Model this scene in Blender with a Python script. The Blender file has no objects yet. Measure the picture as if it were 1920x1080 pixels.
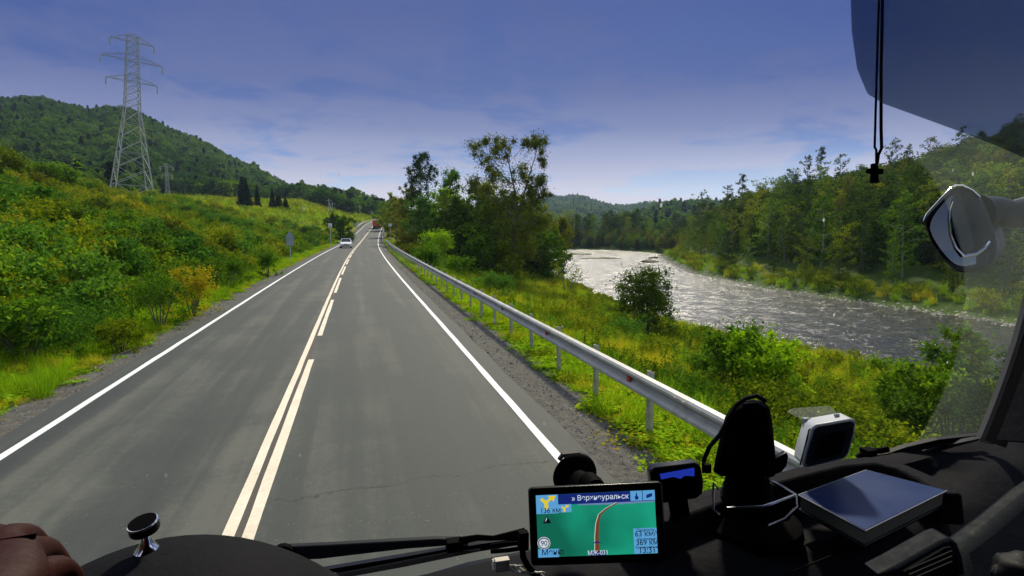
import bpy, bmesh, math, random
import numpy as np
from mathutils import Vector, Matrix
random.seed(7)
RNG = np.random.default_rng(11)
R = math.radians
SC = bpy.context.scene
# ------------------------------------------------------------------ camera
F = 1100.0
CAM = np.array([0.0, 0.0, 2.8])
YAW, PITCH = R(14.67), R(5.71)
FW = np.array([math.sin(YAW)*math.cos(PITCH), math.cos(YAW)*math.cos(PITCH), -math.sin(PITCH)])
RT = np.array([math.cos(YAW), -math.sin(YAW), 0.0])
UP = np.cross(RT, FW)
cd = bpy.data.cameras.new('camera')
cam = bpy.data.objects.new('camera', cd)
SC.collection.objects.link(cam)
m = Matrix(((RT[0], UP[0], -FW[0], CAM[0]), (RT[1], UP[1], -FW[1], CAM[1]), (RT[2], UP[2], -FW[2], CAM[2]), (0, 0, 0, 1)))
cam.matrix_world = m
cd.sensor_width = 36.0
cd.lens = 36.0*F/1920.0
cd.clip_start = 0.02
cd.clip_end = 9000
SC.camera = cam
# ------------------------------------------------------------------ light
SUN_AZ, SUN_EL = R(26), R(42)          # clockwise from +Y, ahead and to the right over the river
SKY = 0.085
SC.view_settings.view_transform = 'Standard'
SC.view_settings.look = 'None'
SC.view_settings.exposure = 0.0
SC.view_settings.gamma = 1.0
SC.render.engine = 'CYCLES'
SC.cycles.max_bounces = 6
SC.cycles.diffuse_bounces = 3
SC.cycles.glossy_bounces = 3
SC.cycles.transmission_bounces = 3
SC.cycles.transparent_max_bounces = 10
SC.cycles.volume_bounces = 0
SC.cycles.use_denoising = True
SC.cycles.sample_clamp_indirect = 4.0
SC.cycles.caustics_reflective = False
SC.cycles.caustics_refractive = False

class NT:
    """tiny node helper"""
    def __init__(s, tree): s.t = tree; s.n = tree.nodes; s.l = tree.links
    def new(s, typ, **kw):
        n = s.n.new(typ)
        for k, v in kw.items():
            if k == 'inp':
                for kk, vv in v.items():
                    if hasattr(vv, 'is_output') or isinstance(vv, bpy.types.NodeSocket): s.l.new(vv, n.inputs[kk])
                    else: n.inputs[kk].default_value = vv
            else: setattr(n, k, v)
        return n
    def math(s, op, a, b=None, c=None, clamp=False):
        n = s.n.new('ShaderNodeMath'); n.operation = op; n.use_clamp = clamp
        for i, v in enumerate((a, b, c)):
            if v is None: continue
            if isinstance(v, bpy.types.NodeSocket): s.l.new(v, n.inputs[i])
            else: n.inputs[i].default_value = v
        return n.outputs[0]
    def mix(s, f, a, b, blend='MIX'):
        n = s.n.new('ShaderNodeMix'); n.data_type = 'RGBA'; n.blend_type = blend
        for i, v in ((0, f), (6, a), (7, b)):
            if isinstance(v, bpy.types.NodeSocket): s.l.new(v, n.inputs[i])
            elif i == 0: n.inputs[0].default_value = v
            else: n.inputs[i].default_value = (v[0], v[1], v[2], 1)
        return n.outputs[2]
    def noise(s, vec, scale, detail=4, rough=0.6, dist=0.0):
        n = s.n.new('ShaderNodeTexNoise'); n.inputs['Scale'].default_value = scale
        n.inputs['Detail'].default_value = detail; n.inputs['Roughness'].default_value = rough
        n.inputs['Distortion'].default_value = dist
        if vec is not None: s.l.new(vec, n.inputs['Vector'])
        return n.outputs['Fac']
    def ramp(s, f, stops):
        n = s.n.new('ShaderNodeValToRGB'); e = n.color_ramp.elements
        while len(e) < len(stops): e.new(0.5)
        for k, (p, c) in enumerate(stops):
            e[k].position = p
            e[k].color = (c, c, c, 1) if isinstance(c, (int, float)) else (c[0], c[1], c[2], 1)
        s.l.new(f, n.inputs[0]); return n.outputs[0]
    def remap(s, v, a, b, c=0.0, d=1.0):
        n = s.n.new('ShaderNodeMapRange'); n.clamp = True
        s.l.new(v, n.inputs[0])
        for i, q in enumerate((a, b, c, d)): n.inputs[i+1].default_value = q
        return n.outputs[0]
    def scalevec(s, v, sc):
        n = s.n.new('ShaderNodeVectorMath'); n.operation = 'MULTIPLY'; s.l.new(v, n.inputs[0]); n.inputs[1].default_value = sc
        return n.outputs[0]

# sky: Nishita with broken lavender cloud layer
W = bpy.data.worlds.new('World'); SC.world = W; W.use_nodes = True
w = NT(W.node_tree); w.n.clear()
sky = w.new('ShaderNodeTexSky', sky_type='NISHITA', sun_disc=False, sun_elevation=SUN_EL, sun_rotation=SUN_AZ,
            air_density=1.6, dust_density=1.2, ozone_density=3.0, altitude=300)
tc = w.new('ShaderNodeTexCoord')
sep = w.new('ShaderNodeSeparateXYZ'); w.l.new(tc.outputs['Generated'], sep.inputs[0])
zc = w.math('MAXIMUM', sep.outputs[2], 0.0)
den = w.math('ADD', zc, 0.10)
cx = w.math('DIVIDE', sep.outputs[0], den); cy = w.math('DIVIDE', sep.outputs[1], den)
cv = w.new('ShaderNodeCombineXYZ'); w.l.new(cx, cv.inputs[0]); w.l.new(cy, cv.inputs[1])
cl1 = w.noise(cv.outputs[0], 0.75, 7, 0.58, 0.4)
cl2 = w.noise(cv.outputs[0], 3.3, 5, 0.6, 0.3)
cl = w.math('ADD', w.math('MULTIPLY', cl1, 0.75), w.math('MULTIPLY', cl2, 0.25))
cmask = w.remap(cl, 0.43, 0.51)
elev = w.remap(zc, 0.0, 0.45)
cloudcol = w.ramp(elev, [(0.0, (0.98, 0.93, 0.96)), (0.13, (0.76, 0.72, 0.83)), (0.26, (0.36, 0.37, 0.58)), (0.36, (0.20, 0.225, 0.44)), (0.5, (0.115, 0.145, 0.36)), (0.84, (0.095, 0.135, 0.35)), (1.0, (0.75, 0.77, 0.85))])
bluecol = w.ramp(elev, [(0.0, (0.88, 0.90, 0.96)), (0.13, (0.58, 0.70, 0.90)), (0.26, (0.13, 0.23, 0.56)), (0.36, (0.05, 0.10, 0.38)), (0.5, (0.035, 0.075, 0.31)), (0.84, (0.05, 0.09, 0.31)), (1.0, (0.25, 0.38, 0.70))])
skycol = w.mix(1.0, w.mix(1.0, sky.outputs[0], (SKY*0.55,)*3, 'MULTIPLY'), bluecol, 'ADD')
skyt = w.mix(0.88, skycol, bluecol)
col = w.mix(cmask, skyt, cloudcol)
bg = w.new('ShaderNodeBackground'); w.l.new(col, bg.inputs[0]); bg.inputs[1].default_value = 1.0
wo = w.new('ShaderNodeOutputWorld'); w.l.new(bg.outputs[0], wo.inputs[0])

sd = bpy.data.lights.new('sun', 'SUN'); sd.energy = 4.5; sd.angle = R(5); sd.color = (1.0, 0.90, 0.70)
sun = bpy.data.objects.new('sun', sd); SC.collection.objects.link(sun)
tosun = Vector((math.sin(SUN_AZ)*math.cos(SUN_EL), math.cos(SUN_AZ)*math.cos(SUN_EL), math.sin(SUN_EL)))
sun.rotation_euler = tosun.to_track_quat('Z', 'Y').to_euler()
sun.location = (0, 0, 60)

# ------------------------------------------------------------------ helpers
def ray(px, py):
    return FW + RT*(px-960)/F + UP*(540-py)/F
def atZ(px, py, z):
    d = ray(px, py); t = (z-CAM[2])/d[2]; return CAM + d*t
def atY(px, py, y):
    d = ray(px, py); return CAM + d*(y/d[1])
def atD(px, py, D):
    return CAM + ray(px, py)*D
def xyD(px, D):
    """ground position under column px at depth D"""
    p = CAM + (FW*0 + np.array([math.sin(YAW), math.cos(YAW), 0]))*D + RT*(px-960)/F*D
    return p[0], p[1]

def tag(o, label=None, cat=None, group=None, kind=None):
    if label: o['label'] = label
    if cat: o['category'] = cat
    if group: o['group'] = group
    if kind: o['kind'] = kind
    return o
def link(o, parent=None):
    SC.collection.objects.link(o)
    if parent is not None: o.parent = parent
    return o
def empty(name, loc=(0, 0, 0), rz=0.0):
    o = bpy.data.objects.new(name, None); o.location = loc; o.rotation_euler = (0, 0, rz); o.empty_display_size = 0.2
    return link(o)
def npmesh(name, V, Fc, mat, smooth=False, attrs=None):
    """V (n,3) array, Fc (m,k) int array"""
    V = np.asarray(V, dtype=np.float32); Fc = np.asarray(Fc, dtype=np.int32)
    me = bpy.data.meshes.new(name)
    k = Fc.shape[1]
    me.vertices.add(len(V)); me.vertices.foreach_set('co', V.ravel())
    me.loops.add(Fc.size); me.loops.foreach_set('vertex_index', Fc.ravel())
    me.polygons.add(len(Fc)); me.polygons.foreach_set('loop_start', np.arange(0, Fc.size, k, dtype=np.int32))
    me.polygons.foreach_set('loop_total', np.full(len(Fc), k, dtype=np.int32))
    if smooth: me.polygons.foreach_set('use_smooth', np.ones(len(Fc), dtype=bool))
    for an, (dom, arr) in (attrs or {}).items():
        a = me.attributes.new(an, 'FLOAT', dom); a.data.foreach_set('value', np.asarray(arr, dtype=np.float32))
    me.update(calc_edges=True)
    if mat: me.materials.append(mat)
    return me
class MB:
    def __init__(s): s.v = []; s.f = []
    def add(s, V, Fs):
        b = len(s.v); s.v += [tuple(map(float, p)) for p in V]; s.f += [tuple(i+b for i in f) for f in Fs]; return s
    def box(s, c, d, M=None):
        x, y, z = d[0]/2, d[1]/2, d[2]/2
        V = [(i*x, j*y, k*z) for i in (-1, 1) for j in (-1, 1) for k in (-1, 1)]
        if M is not None: V = [tuple(M @ Vector(p)) for p in V]
        V = [(p[0]+c[0], p[1]+c[1], p[2]+c[2]) for p in V]
        return s.add(V, [(0, 1, 3, 2), (4, 6, 7, 5), (0, 4, 5, 1), (2, 3, 7, 6), (0, 2, 6, 4), (1, 5, 7, 3)])
    def frus(s, c, d0, d1, h):
        """box frustum, base size d0, top size d1, standing on c"""
        V = []
        for (dx, dy), z in ((d0, 0), (d1, h)):
            for i, j in ((-1, -1), (1, -1), (1, 1), (-1, 1)): V.append((c[0]+i*dx/2, c[1]+j*dy/2, c[2]+z))
        return s.add(V, [(3, 2, 1, 0), (4, 5, 6, 7), (0, 1, 5, 4), (1, 2, 6, 5), (2, 3, 7, 6), (3, 0, 4, 7)])
    def tube(s, P, r, n=8, cap=True):
        P = [Vector(p) for p in P]
        if not hasattr(r, '__len__'): r = [r]*len(P)
        V = []; Fs = []; prev = None
        for i, p in enumerate(P):
            a = P[max(i-1, 0)]; b = P[min(i+1, len(P)-1)]
            t = (b-a)
            t = t.normalized() if t.length > 1e-9 else Vector((0, 0, 1))
            if prev is None:
                u = t.orthogonal().normalized()
            else:
                u = (prev - t*prev.dot(t)); u = u.normalized() if u.length > 1e-6 else t.orthogonal().normalized()
            prev = u; q = t.cross(u)
            for k in range(n):
                an = 2*math.pi*k/n; V.append(p + (u*math.cos(an)+q*math.sin(an))*r[i])
        for i in range(len(P)-1):
            for k in range(n):
                a = i*n+k; b = i*n+(k+1) % n; Fs.append((a, b, b+n, a+n))
        if cap: Fs.append(tuple(range(n-1, -1, -1))); Fs.append(tuple(range((len(P)-1)*n, len(P)*n)))
        return s.add(V, Fs)
    def lathe(s, prof, c=(0, 0, 0), n=20, M=None):
        V = []; Fs = []
        for r_, z in prof:
            for k in range(n):
                a = 2*math.pi*k/n; p = Vector((r_*math.cos(a), r_*math.sin(a), z))
                if M is not None: p = M @ p
                V.append((p[0]+c[0], p[1]+c[1], p[2]+c[2]))
        for i in range(len(prof)-1):
            for k in range(n):
                a = i*n+k; b = i*n+(k+1) % n; Fs.append((a, b, b+n, a+n))
        Fs.append(tuple(range(n-1, -1, -1))); Fs.append(tuple(range((len(prof)-1)*n, len(prof)*n)))
        return s.add(V, Fs)
    def prism(s, poly, vec):
        """closed polygon of 3-D points extruded by vec"""
        n = len(poly); V = [Vector(p) for p in poly] + [Vector(p)+Vector(vec) for p in poly]
        Fs = [tuple(range(n-1, -1, -1)), tuple(range(n, 2*n))]
        for i in range(n): j = (i+1) % n; Fs.append((i, j, j+n, i+n))
        return s.add(V, Fs)
    def build(s, name, mat, parent=None, smooth=False, bevel=0.0, seg=2, sub=0, loc=None):
        me = bpy.data.meshes.new(name); me.from_pydata(s.v, [], s.f)
        bm = bmesh.new(); bm.from_mesh(me); bmesh.ops.recalc_face_normals(bm, faces=bm.faces)
        bm.to_mesh(me); bm.free()
        if mat: me.materials.append(mat)
        o = bpy.data.objects.new(name, me); link(o, parent)
        if loc is not None: o.location = loc
        if bevel > 0:
            b = o.modifiers.new('bevel', 'BEVEL'); b.width = bevel; b.segments = seg; b.limit_method = 'ANGLE'; b.angle_limit = R(35)
        if sub: q = o.modifiers.new('sub', 'SUBSURF'); q.levels = sub; q.render_levels = sub
        if smooth or bevel > 0:
            for p in me.polygons: p.use_smooth = True
            if not sub:
                try: me.set_sharp_from_angle(angle=R(40))
                except Exception: pass
        return o
def copy_tree(o, parent=None):
    c = o.copy(); SC.collection.objects.link(c); c.parent = parent
    for ch in list(o.children):
        copy_tree(ch, c)
    return c

# ------------------------------------------------------------------ materials
def pmat(name, col, rough=0.6, metal=0.0, nscale=0, namt=0.25, bump=0.0, spec=0.5, coat=0.0, emit=None, estr=0.0):
    m = bpy.data.materials.new(name); m.use_nodes = True; t = NT(m.node_tree); b = t.n['Principled BSDF']
    b.inputs['Roughness'].default_value = rough; b.inputs['Metallic'].default_value = metal
    b.inputs['Specular IOR Level'].default_value = spec
    b.inputs['Base Color'].default_value = (*col, 1)
    if coat: b.inputs['Coat Weight'].default_value = coat; b.inputs['Coat Roughness'].default_value = 0.08
    if nscale:
        c = t.new('ShaderNodeTexCoord'); nz = t.noise(c.outputs['Object'], nscale, 5, 0.65)
        k = t.remap(nz, 0.25, 0.75, 1-namt, 1+namt)
        cc = t.new('ShaderNodeVectorMath', operation='SCALE'); cc.inputs[0].default_value = col; t.l.new(k, cc.inputs['Scale'])
        t.l.new(cc.outputs[0], b.inputs['Base Color'])
        t.l.new(t.remap(nz, 0.2, 0.8, max(rough-0.12, 0.02), min(rough+0.15, 1)), b.inputs['Roughness'])
        if bump:
            bn = t.new('ShaderNodeBump'); bn.inputs['Strength'].default_value = bump; bn.inputs['Distance'].default_value = 0.01
            t.l.new(nz, bn.inputs['Height']); t.l.new(bn.outputs[0], b.inputs['Normal'])
    if emit: b.inputs['Emission Color'].default_value = (*emit, 1); b.inputs['Emission Strength'].default_value = estr
    return m
def leafmat(name, stops, trans=0.35, big=0.12, rough=0.55, wl=0.45, wo=0.30, wn=0.35):
    """stops: colour ramp along mixed randomness (per leaf, per plant, patches of the hillside)"""
    m = bpy.data.materials.new(name); m.use_nodes = True; t = NT(m.node_tree); t.n.clear()
    at = t.new('ShaderNodeAttribute', attribute_name='lv')
    oi = t.new('ShaderNodeObjectInfo'); geo = t.new('ShaderNodeNewGeometry')
    nz = t.remap(t.noise(geo.outputs['Position'], big, 3, 0.6), 0.3, 0.7)
    v = t.math('ADD', t.math('ADD', t.math('MULTIPLY', at.outputs['Fac'], wl), t.math('MULTIPLY', oi.outputs['Random'], wo)), t.math('MULTIPLY', nz, wn))
    col = t.ramp(v, stops)
    d = t.new('ShaderNodeBsdfDiffuse'); t.l.new(col, d.inputs['Color'])
    tr = t.new('ShaderNodeBsdfTranslucent')
    tcol = t.mix(1.0, col, (1.25, 1.35, 0.55), 'MULTIPLY'); t.l.new(tcol, tr.inputs[0])
    mx = t.new('ShaderNodeMixShader'); mx.inputs[0].default_value = trans
    t.l.new(d.outputs[0], mx.inputs[1]); t.l.new(tr.outputs[0], mx.inputs[2])
    o = t.new('ShaderNodeOutputMaterial'); t.l.new(mx.outputs[0], o.inputs[0])
    return m
L_GREEN = leafmat('leaf_green', [(0.15, (0.025, 0.063, 0.007)), (0.45, (0.074, 0.164, 0.011)), (0.75, (0.168, 0.297, 0.018)), (0.95, (0.357, 0.423, 0.034))])
L_OLIVE = leafmat('leaf_olive', [(0.15, (0.049, 0.075, 0.005)), (0.45, (0.140, 0.197, 0.008)), (0.75, (0.278, 0.315, 0.014)), (0.95, (0.459, 0.362, 0.025))])
L_YEL = leafmat('leaf_yellow_grass', [(0.15, (0.163, 0.213, 0.013)), (0.5, (0.375, 0.413, 0.019)), (0.8, (0.600, 0.500, 0.037)), (0.95, (0.625, 0.325, 0.037))])
L_LIME = leafmat('leaf_lime', [(0.15, (0.100, 0.191, 0.008)), (0.5, (0.243, 0.423, 0.013)), (0.8, (0.429, 0.573, 0.021)), (0.95, (0.601, 0.519, 0.031))])
L_ORANGE = leafmat('leaf_orange', [(0.2, (0.230, 0.167, 0.009)), (0.55, (0.437, 0.334, 0.014)), (0.9, (0.552, 0.534, 0.034))])
L_TEAL = leafmat('leaf_cool_green', [(0.15, (0.021, 0.063, 0.011)), (0.5, (0.063, 0.168, 0.019)), (0.85, (0.168, 0.308, 0.039))])
L_DARK = leafmat('leaf_dark', [(0.15, (0.018, 0.038, 0.006)), (0.5, (0.045, 0.086, 0.009)), (0.85, (0.109, 0.159, 0.014))], trans=0.25)
L_BROWN = leafmat('leaf_brown_olive', [(0.15, (0.058, 0.066, 0.007)), (0.5, (0.141, 0.155, 0.012)), (0.85, (0.248, 0.248, 0.018))])
L_SPRUCE = leafmat('needles', [(0.2, (0.006, 0.016, 0.008)), (0.8, (0.018, 0.038, 0.014))], trans=0.1)
L_HILL = leafmat('hill_forest', [(0.15, (0.020, 0.051, 0.011)), (0.45, (0.042, 0.098, 0.014)), (0.7, (0.080, 0.149, 0.018)), (0.95, (0.160, 0.224, 0.021))], trans=0.4, big=0.012, wl=0.25, wo=0.4, wn=0.4)
BARK = pmat('bark', (0.10, 0.085, 0.065), 0.9, nscale=6, namt=0.5, bump=0.4)
BARK_P = pmat('pale_bark', (0.30, 0.28, 0.23), 0.85, nscale=5, namt=0.5, bump=0.3)
# ------------------------------------------------------------------ terrain
def sstep(x, a, b):
    t = np.clip((np.asarray(x, float)-a)/(b-a), 0, 1); return t*t*(3-2*t)
def cxr(y):
    y = np.asarray(y, float); a = np.clip(y-25, 0, 260); return 0.00017*a*a + np.maximum(y-285, 0)*0.088
def zr(y):
    y = np.asarray(y, float); a = np.clip(y-95, 0, 130); return 0.000245*a*a + np.maximum(np.minimum(y, 420)-225, 0)*0.045
NB_Y = [-200, 29, 43, 64, 91, 123, 160, 195, 230, 258]; NB_X = [36, 32, 29.0, 28.8, 32.7, 39.0, 52, 66, 78, 88]
FB_Y = [-200, 43, 62, 72, 108, 150, 195, 230, 258];     FB_X = [70, 58.8, 58.0, 57.5, 66.0, 84, 107, 104, 92]
WZ = -6.0
def nbank(y): return np.interp(y, NB_Y, NB_X)
def fbank(y): return np.interp(y, FB_Y, FB_X)
def vnoise(x, y, s, seed=0):
    """smooth pseudo noise in [-1,1]"""
    r = np.random.default_rng(seed); o = 0
    for k in range(6):
        a = r.uniform(0, 2*np.pi); f = s*r.uniform(0.6, 1.8); p = r.uniform(0, 6.28)
        o = o + np.sin((x*np.cos(a)+y*np.sin(a))*f+p + 0.7*np.sin((y*np.cos(a)-x*np.sin(a))*f*0.73+p*2))
    return o/4.0
def az_of(px): return YAW + math.atan((px-960)/F)
# hills by skyline: (px, py), ridge distance, foot distance, canopy height
HILLS = {
 'A': ([(-700, 240), (-300, 190), (0, 190), (60, 190), (110, 193), (150, 203), (185, 211), (215, 205), (242, 202), (270, 213), (330, 246), (400, 276), (440, 294), (500, 325), (560, 362), (600, 385), (640, 408), (680, 436)], 640, 215, 8),
 'B': ([(500, 372), (585, 364), (620, 368), (660, 374), (700, 380), (720, 383), (760, 388), (840, 396), (1000, 410)], 2000, 1350, 0),
 'C': ([(470, 440), (560, 395), (620, 378), (650, 380), (700, 387), (740, 394), (800, 402), (900, 420), (980, 440)], 1300, 500, 8),
 'D': ([(900, 405), (980, 385), (1020, 375), (1060, 371), (1090, 372), (1120, 379), (1150, 386), (1180, 386), (1210, 382), (1240, 385), (1270, 389), (1330, 394), (1450, 400), (1600, 400)], 1700, 800, 8),
 'G': ([(1130, 436), (1180, 412), (1215, 396), (1260, 386), (1320, 384), (1420, 390), (1600, 392)], 750, 420, 8),
 'E': ([(1170, 436), (1215, 412), (1250, 397), (1300, 374), (1350, 362), (1440, 350), (1530, 326), (1600, 312), (1660, 296), (1740, 270), (1800, 252), (1900, 215), (2100, 150), (2600, 80)], 185, 84, 9),
}
def hill_z(az, r):
    out = np.full(np.broadcast(az, r).shape, -50.0)
    for k, (sky_, R1, R0, can) in HILLS.items():
        a = np.array([az_of(p[0]) for p in sky_])
        hh = np.array([(430-p[1])/F*math.cos(az_of(p[0])-YAW) for p in sky_])*R1 + 2.8 - can
        H = np.interp(az, a, hh)
        H = H + (vnoise(az*60, az*0, 1.0, 5)*0.012*R1 if k in 'AD' else 0)*0.25
        edge = sstep(az, a[0]-0.05, a[0]+0.02)*(1-sstep(az, a[-1]-0.02, a[-1]+0.05)) if k != 'A' else (1-sstep(az, a[-1]-0.02, a[-1]+0.05))*sstep(az, a[0]-0.4, a[0])
        t = np.clip((r-R0)/(R1-R0), 0, 1)
        prof = t**1.15*(1.0 - 0.0) ; prof = prof*(1.15-0.15*t)
        back = 1-0.35*sstep(r, R1, R1*1.6)
        base = -3.0
        z = base + (H-base)*prof*back
        z = z + vnoise(az*r/60.0, r/60.0, 1.0, 9)*np.minimum(1, t*(1-t)*4)*(H-base)*0.045*(r < R1)
        z = np.where(t > 0, z*edge + (-50)*(1-edge), -50)
        out = np.maximum(out, z)
    return out
def ground(x, y):
    x = np.asarray(x, float); y = np.asarray(y, float)
    d = x-cxr(y); z0 = zr(y)
    # left side
    slope = np.where(-d > 6.5, 0.25*np.minimum(-d-6.5, 33) + 0.02*np.clip(-d-45, 0, 100), 0)
    slope = slope*sstep(-d, 6.3, 9.0)
    amp = sstep(-d, 9, 18)
    left = z0 - 0.10 - 0.22*sstep(-d, 5.2, 6.6) + slope + amp*(vnoise(x, y, 0.09, 1)*0.9 + vnoise(x, y, 0.35, 2)*0.25)
    # right side: embankment, flood meadow, bank, bed, far bank
    nb = nbank(y); fb = fbank(y)
    xs = [0.0, 3.0, 3.9, 5.5, 11.5, 17.0]
    emb1 = np.interp(d, xs, [-0.10, -0.10, -0.16, -0.55, -2.45, -3.0]); emb2 = np.interp(d, xs, [-0.10, -0.10, -0.16, -0.60, -2.9, -4.35])
    fy = sstep(y, 45, 75); emb = emb1*fy+emb2*(1-fy)
    t = np.clip((x-(cxr(y)+17.0))/np.maximum(nb-1.0-(cxr(y)+17.0), 0.5), 0, 1)
    flat = emb - (2.55*t**1.6)*fy - (1.35*t**1.1)*(1-fy)
    flat = flat + z0*(1-sstep(d, 4, 14))*1.0
    near = flat + sstep(d, 6, 12)*vnoise(x, y, 0.5, 3)*0.13
    bed = WZ - 0.35 - 1.3*np.sin(np.pi*np.clip((x-nb)/(fb-nb), 0, 1))
    u = x-nb
    nearb = near*(1-sstep(u, -0.8, 0.5)) + bed*sstep(u, -0.8, 0.5)
    v = x-fb + vnoise(y, y*0, 0.25, 12)*0.8
    far = np.interp(v, [-1.5, 0, 2.0, 4.5, 9, 20, 60], [WZ-0.5, WZ-0.05, WZ+0.25, WZ+0.75, WZ+1.6, WZ+3.0, WZ+5.0])
    riv = np.where(v < -1.5, nearb, far)
    closed = sstep(y, 252, 268)
    right = riv*(1-closed) + (np.maximum(-3.5 + 0*x, near*0-3.5) + z0*(1-sstep(d, 4, 14)))*closed
    z = np.where(d < 0, left, right)
    r = np.hypot(x, y); az = np.arctan2(x, y)
    hz = hill_z(az, r)
    # keep hills off the road corridor and the river
    k = 1.0
    hz = np.where((np.abs(d) < 10) & (y > 0) & (y < 420), -50, hz)
    hz = np.where((y < 275) & (x-fb < 9) & (d > 0), -50, np.where((y < 275) & (d > 0), z+(hz-z)*sstep(x-fb, 9, 26), hz))
    z = np.maximum(z, hz)
    return z
def gz(x, y): return float(ground(np.array([x]), np.array([y]))[0])

az = np.unique(np.concatenate([np.linspace(R(-180), R(-50), 80), np.linspace(R(-50), R(70), 900), np.linspace(R(70), R(180), 70)[:-1]]))
rr = [0.6]
while rr[-1] < 2380:
    rr.append(rr[-1]*(1.022 if rr[-1] < 900 else 1.05)+0.02)
rr = np.array(rr)
A_, R_ = np.meshgrid(az, rr)
X_, Y_ = R_*np.sin(A_), R_*np.cos(A_)
Z_ = ground(X_, Y_)
n, mm = len(az), len(rr)
V = np.stack([X_, Y_, Z_], -1).reshape(-1, 3)
ii, jj = np.meshgrid(np.arange(n), np.arange(mm-1)); i2 = (ii+1) % n
Fc = np.stack([jj*n+ii, jj*n+i2, (jj+1)*n+i2, (jj+1)*n+ii], -1).reshape(-1, 4)[:, ::-1]
cc = len(V); V = np.vstack([V, [[0, 0, -0.1]]])
D_ = X_-cxr(Y_)
grav = np.where(D_ < 0, 1-sstep(-D_ + vnoise(X_, Y_, 1.1, 20)*0.3, 5.3, 6.1), 1-sstep(D_ + vnoise(X_, Y_, 1.1, 21)*0.3, 3.5, 4.15))
fbv = X_-fbank(Y_)
peb = np.where((fbv > -3) & (Y_ < 250), 1-sstep(fbv + vnoise(X_, Y_, 0.5, 22)*1.2, 0.4, 1.6), 0)*0.6 
grav = np.concatenate([np.maximum(grav, peb*0.99).ravel(), [1]])
dry = np.concatenate([(sstep(-D_, 5.9, 6.5)*(1-sstep(-D_, 7.2, 8.6)) + sstep(D_, 3.6, 4.2)*(1-sstep(D_, 26, 40))*(fbv < -3)).ravel(), [0]])
GM = bpy.data.materials.new('ground_soil_grass'); GM.use_nodes = True; t = NT(GM.node_tree); b = t.n['Principled BSDF']
geo = t.new('ShaderNodeNewGeometry'); P = geo.outputs['Position']
g_ = t.new('ShaderNodeAttribute', attribute_name='gravel').outputs['Fac']; d_ = t.new('ShaderNodeAttribute', attribute_name='dry').outputs['Fac']
n1 = t.noise(P, 0.35, 6, 0.65); n2 = t.noise(P, 6, 6, 0.7); n3 = t.noise(P, 45, 4, 0.7)
grass = t.ramp(t.math('ADD', t.math('MULTIPLY', n1, 0.6), t.math('MULTIPLY', n2, 0.4)), [(0.3, (0.022, 0.038, 0.006)), (0.5, (0.045, 0.085, 0.010)), (0.7, (0.09, 0.12, 0.014))])
dryc = t.ramp(t.math('ADD', t.math('MULTIPLY', n1, 0.5), t.math('MULTIPLY', n2, 0.5)), [(0.3, (0.06, 0.09, 0.008)), (0.47, (0.15, 0.20, 0.012)), (0.56, (0.24, 0.22, 0.02)), (0.68, (0.20, 0.10, 0.02))])
stone = t.ramp(t.math('ADD', t.math('MULTIPLY', n3, 0.6), t.math('MULTIPLY', n2, 0.4)), [(0.3, (0.045, 0.042, 0.036)), (0.5, (0.10, 0.096, 0.082)), (0.68, (0.26, 0.24, 0.20))])
mead = t.mix(d_, grass, dryc)
gm = t.remap(t.math('ADD', g_, t.math('MULTIPLY', t.math('SUBTRACT', n2, 0.5), 0.7)), 0.42, 0.6)
t.l.new(t.mix(gm, mead, stone), b.inputs['Base Color']); b.inputs['Roughness'].default_value = 0.95; b.inputs['Specular IOR Level'].default_value = 0.15
bn = t.new('ShaderNodeBump'); bn.inputs['Strength'].default_value = 0.7; bn.inputs['Distance'].default_value = 0.03; t.l.new(t.math('ADD', n3, n2), bn.inputs['Height']); t.l.new(bn.outputs[0], b.inputs['Normal'])
# cap the middle with a fan of quads
capF = np.array([[i, (i+1) % n, cc, cc] for i in range(0)], dtype=np.int32).reshape(0, 4)
me = npmesh('ground', V[:-1], Fc, GM, True, {'gravel': ('POINT', grav[:-1]), 'dry': ('POINT', dry[:-1])})
tag(link(bpy.data.objects.new('ground', me)), kind='structure')

# ------------------------------------------------------------------ road
LE, CL, CR, RE = -4.33, -1.22, -1.04, 2.33     # line centres (solid left edge, two centre lines, right edge)
def strip(x0, x1, y0, y1, dz, step=2.0, nx=1, jag=0.0, seed=0):
    ys = np.arange(y0, y1+1e-6, step) if y1-y0 > step else np.array([y0, y1])
    if ys[-1] < y1-1e-3: ys = np.append(ys, y1)
    rg = np.random.default_rng(seed); xs = np.linspace(x0, x1, nx+1)
    XX, YY = np.meshgrid(xs, ys)
    if jag: XX[:, 0] += rg.uniform(-jag, jag, len(ys)); XX[:, -1] += rg.uniform(-jag, jag, len(ys))
    Vv = np.stack([XX+cxr(YY), YY, zr(YY)+dz], -1).reshape(-1, 3)
    k = nx+1
    Ff = [(r*k+c, r*k+c+1, (r+1)*k+c+1, (r+1)*k+c) for r in range(len(ys)-1) for c in range(nx)]
    return Vv.tolist(), Ff
AM = bpy.data.materials.new('asphalt'); AM.use_nodes = True; t = NT(AM.node_tree); b = t.n['Principled BSDF']
geo = t.new('ShaderNodeNewGeometry'); P = geo.outputs['Position']
sx = t.new('ShaderNodeSeparateXYZ'); t.l.new(P, sx.inputs[0])
lon = t.scalevec(P, (1.0, 0.035, 0)); nl = t.noise(lon, 1.6, 5, 0.55, 0.3)
nb_ = t.noise(P, 0.5, 5, 0.6, 0.5); nf = t.noise(P, 90, 3, 0.7); nm = t.noise(P, 9, 5, 0.7)
trk = t.math('MULTIPLY', t.math('SINE', t.math('ADD', t.math('MULTIPLY', sx.outputs[0], 3.65), 0.9)), 0.06)
nl = t.math('ADD', nl, trk)
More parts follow.
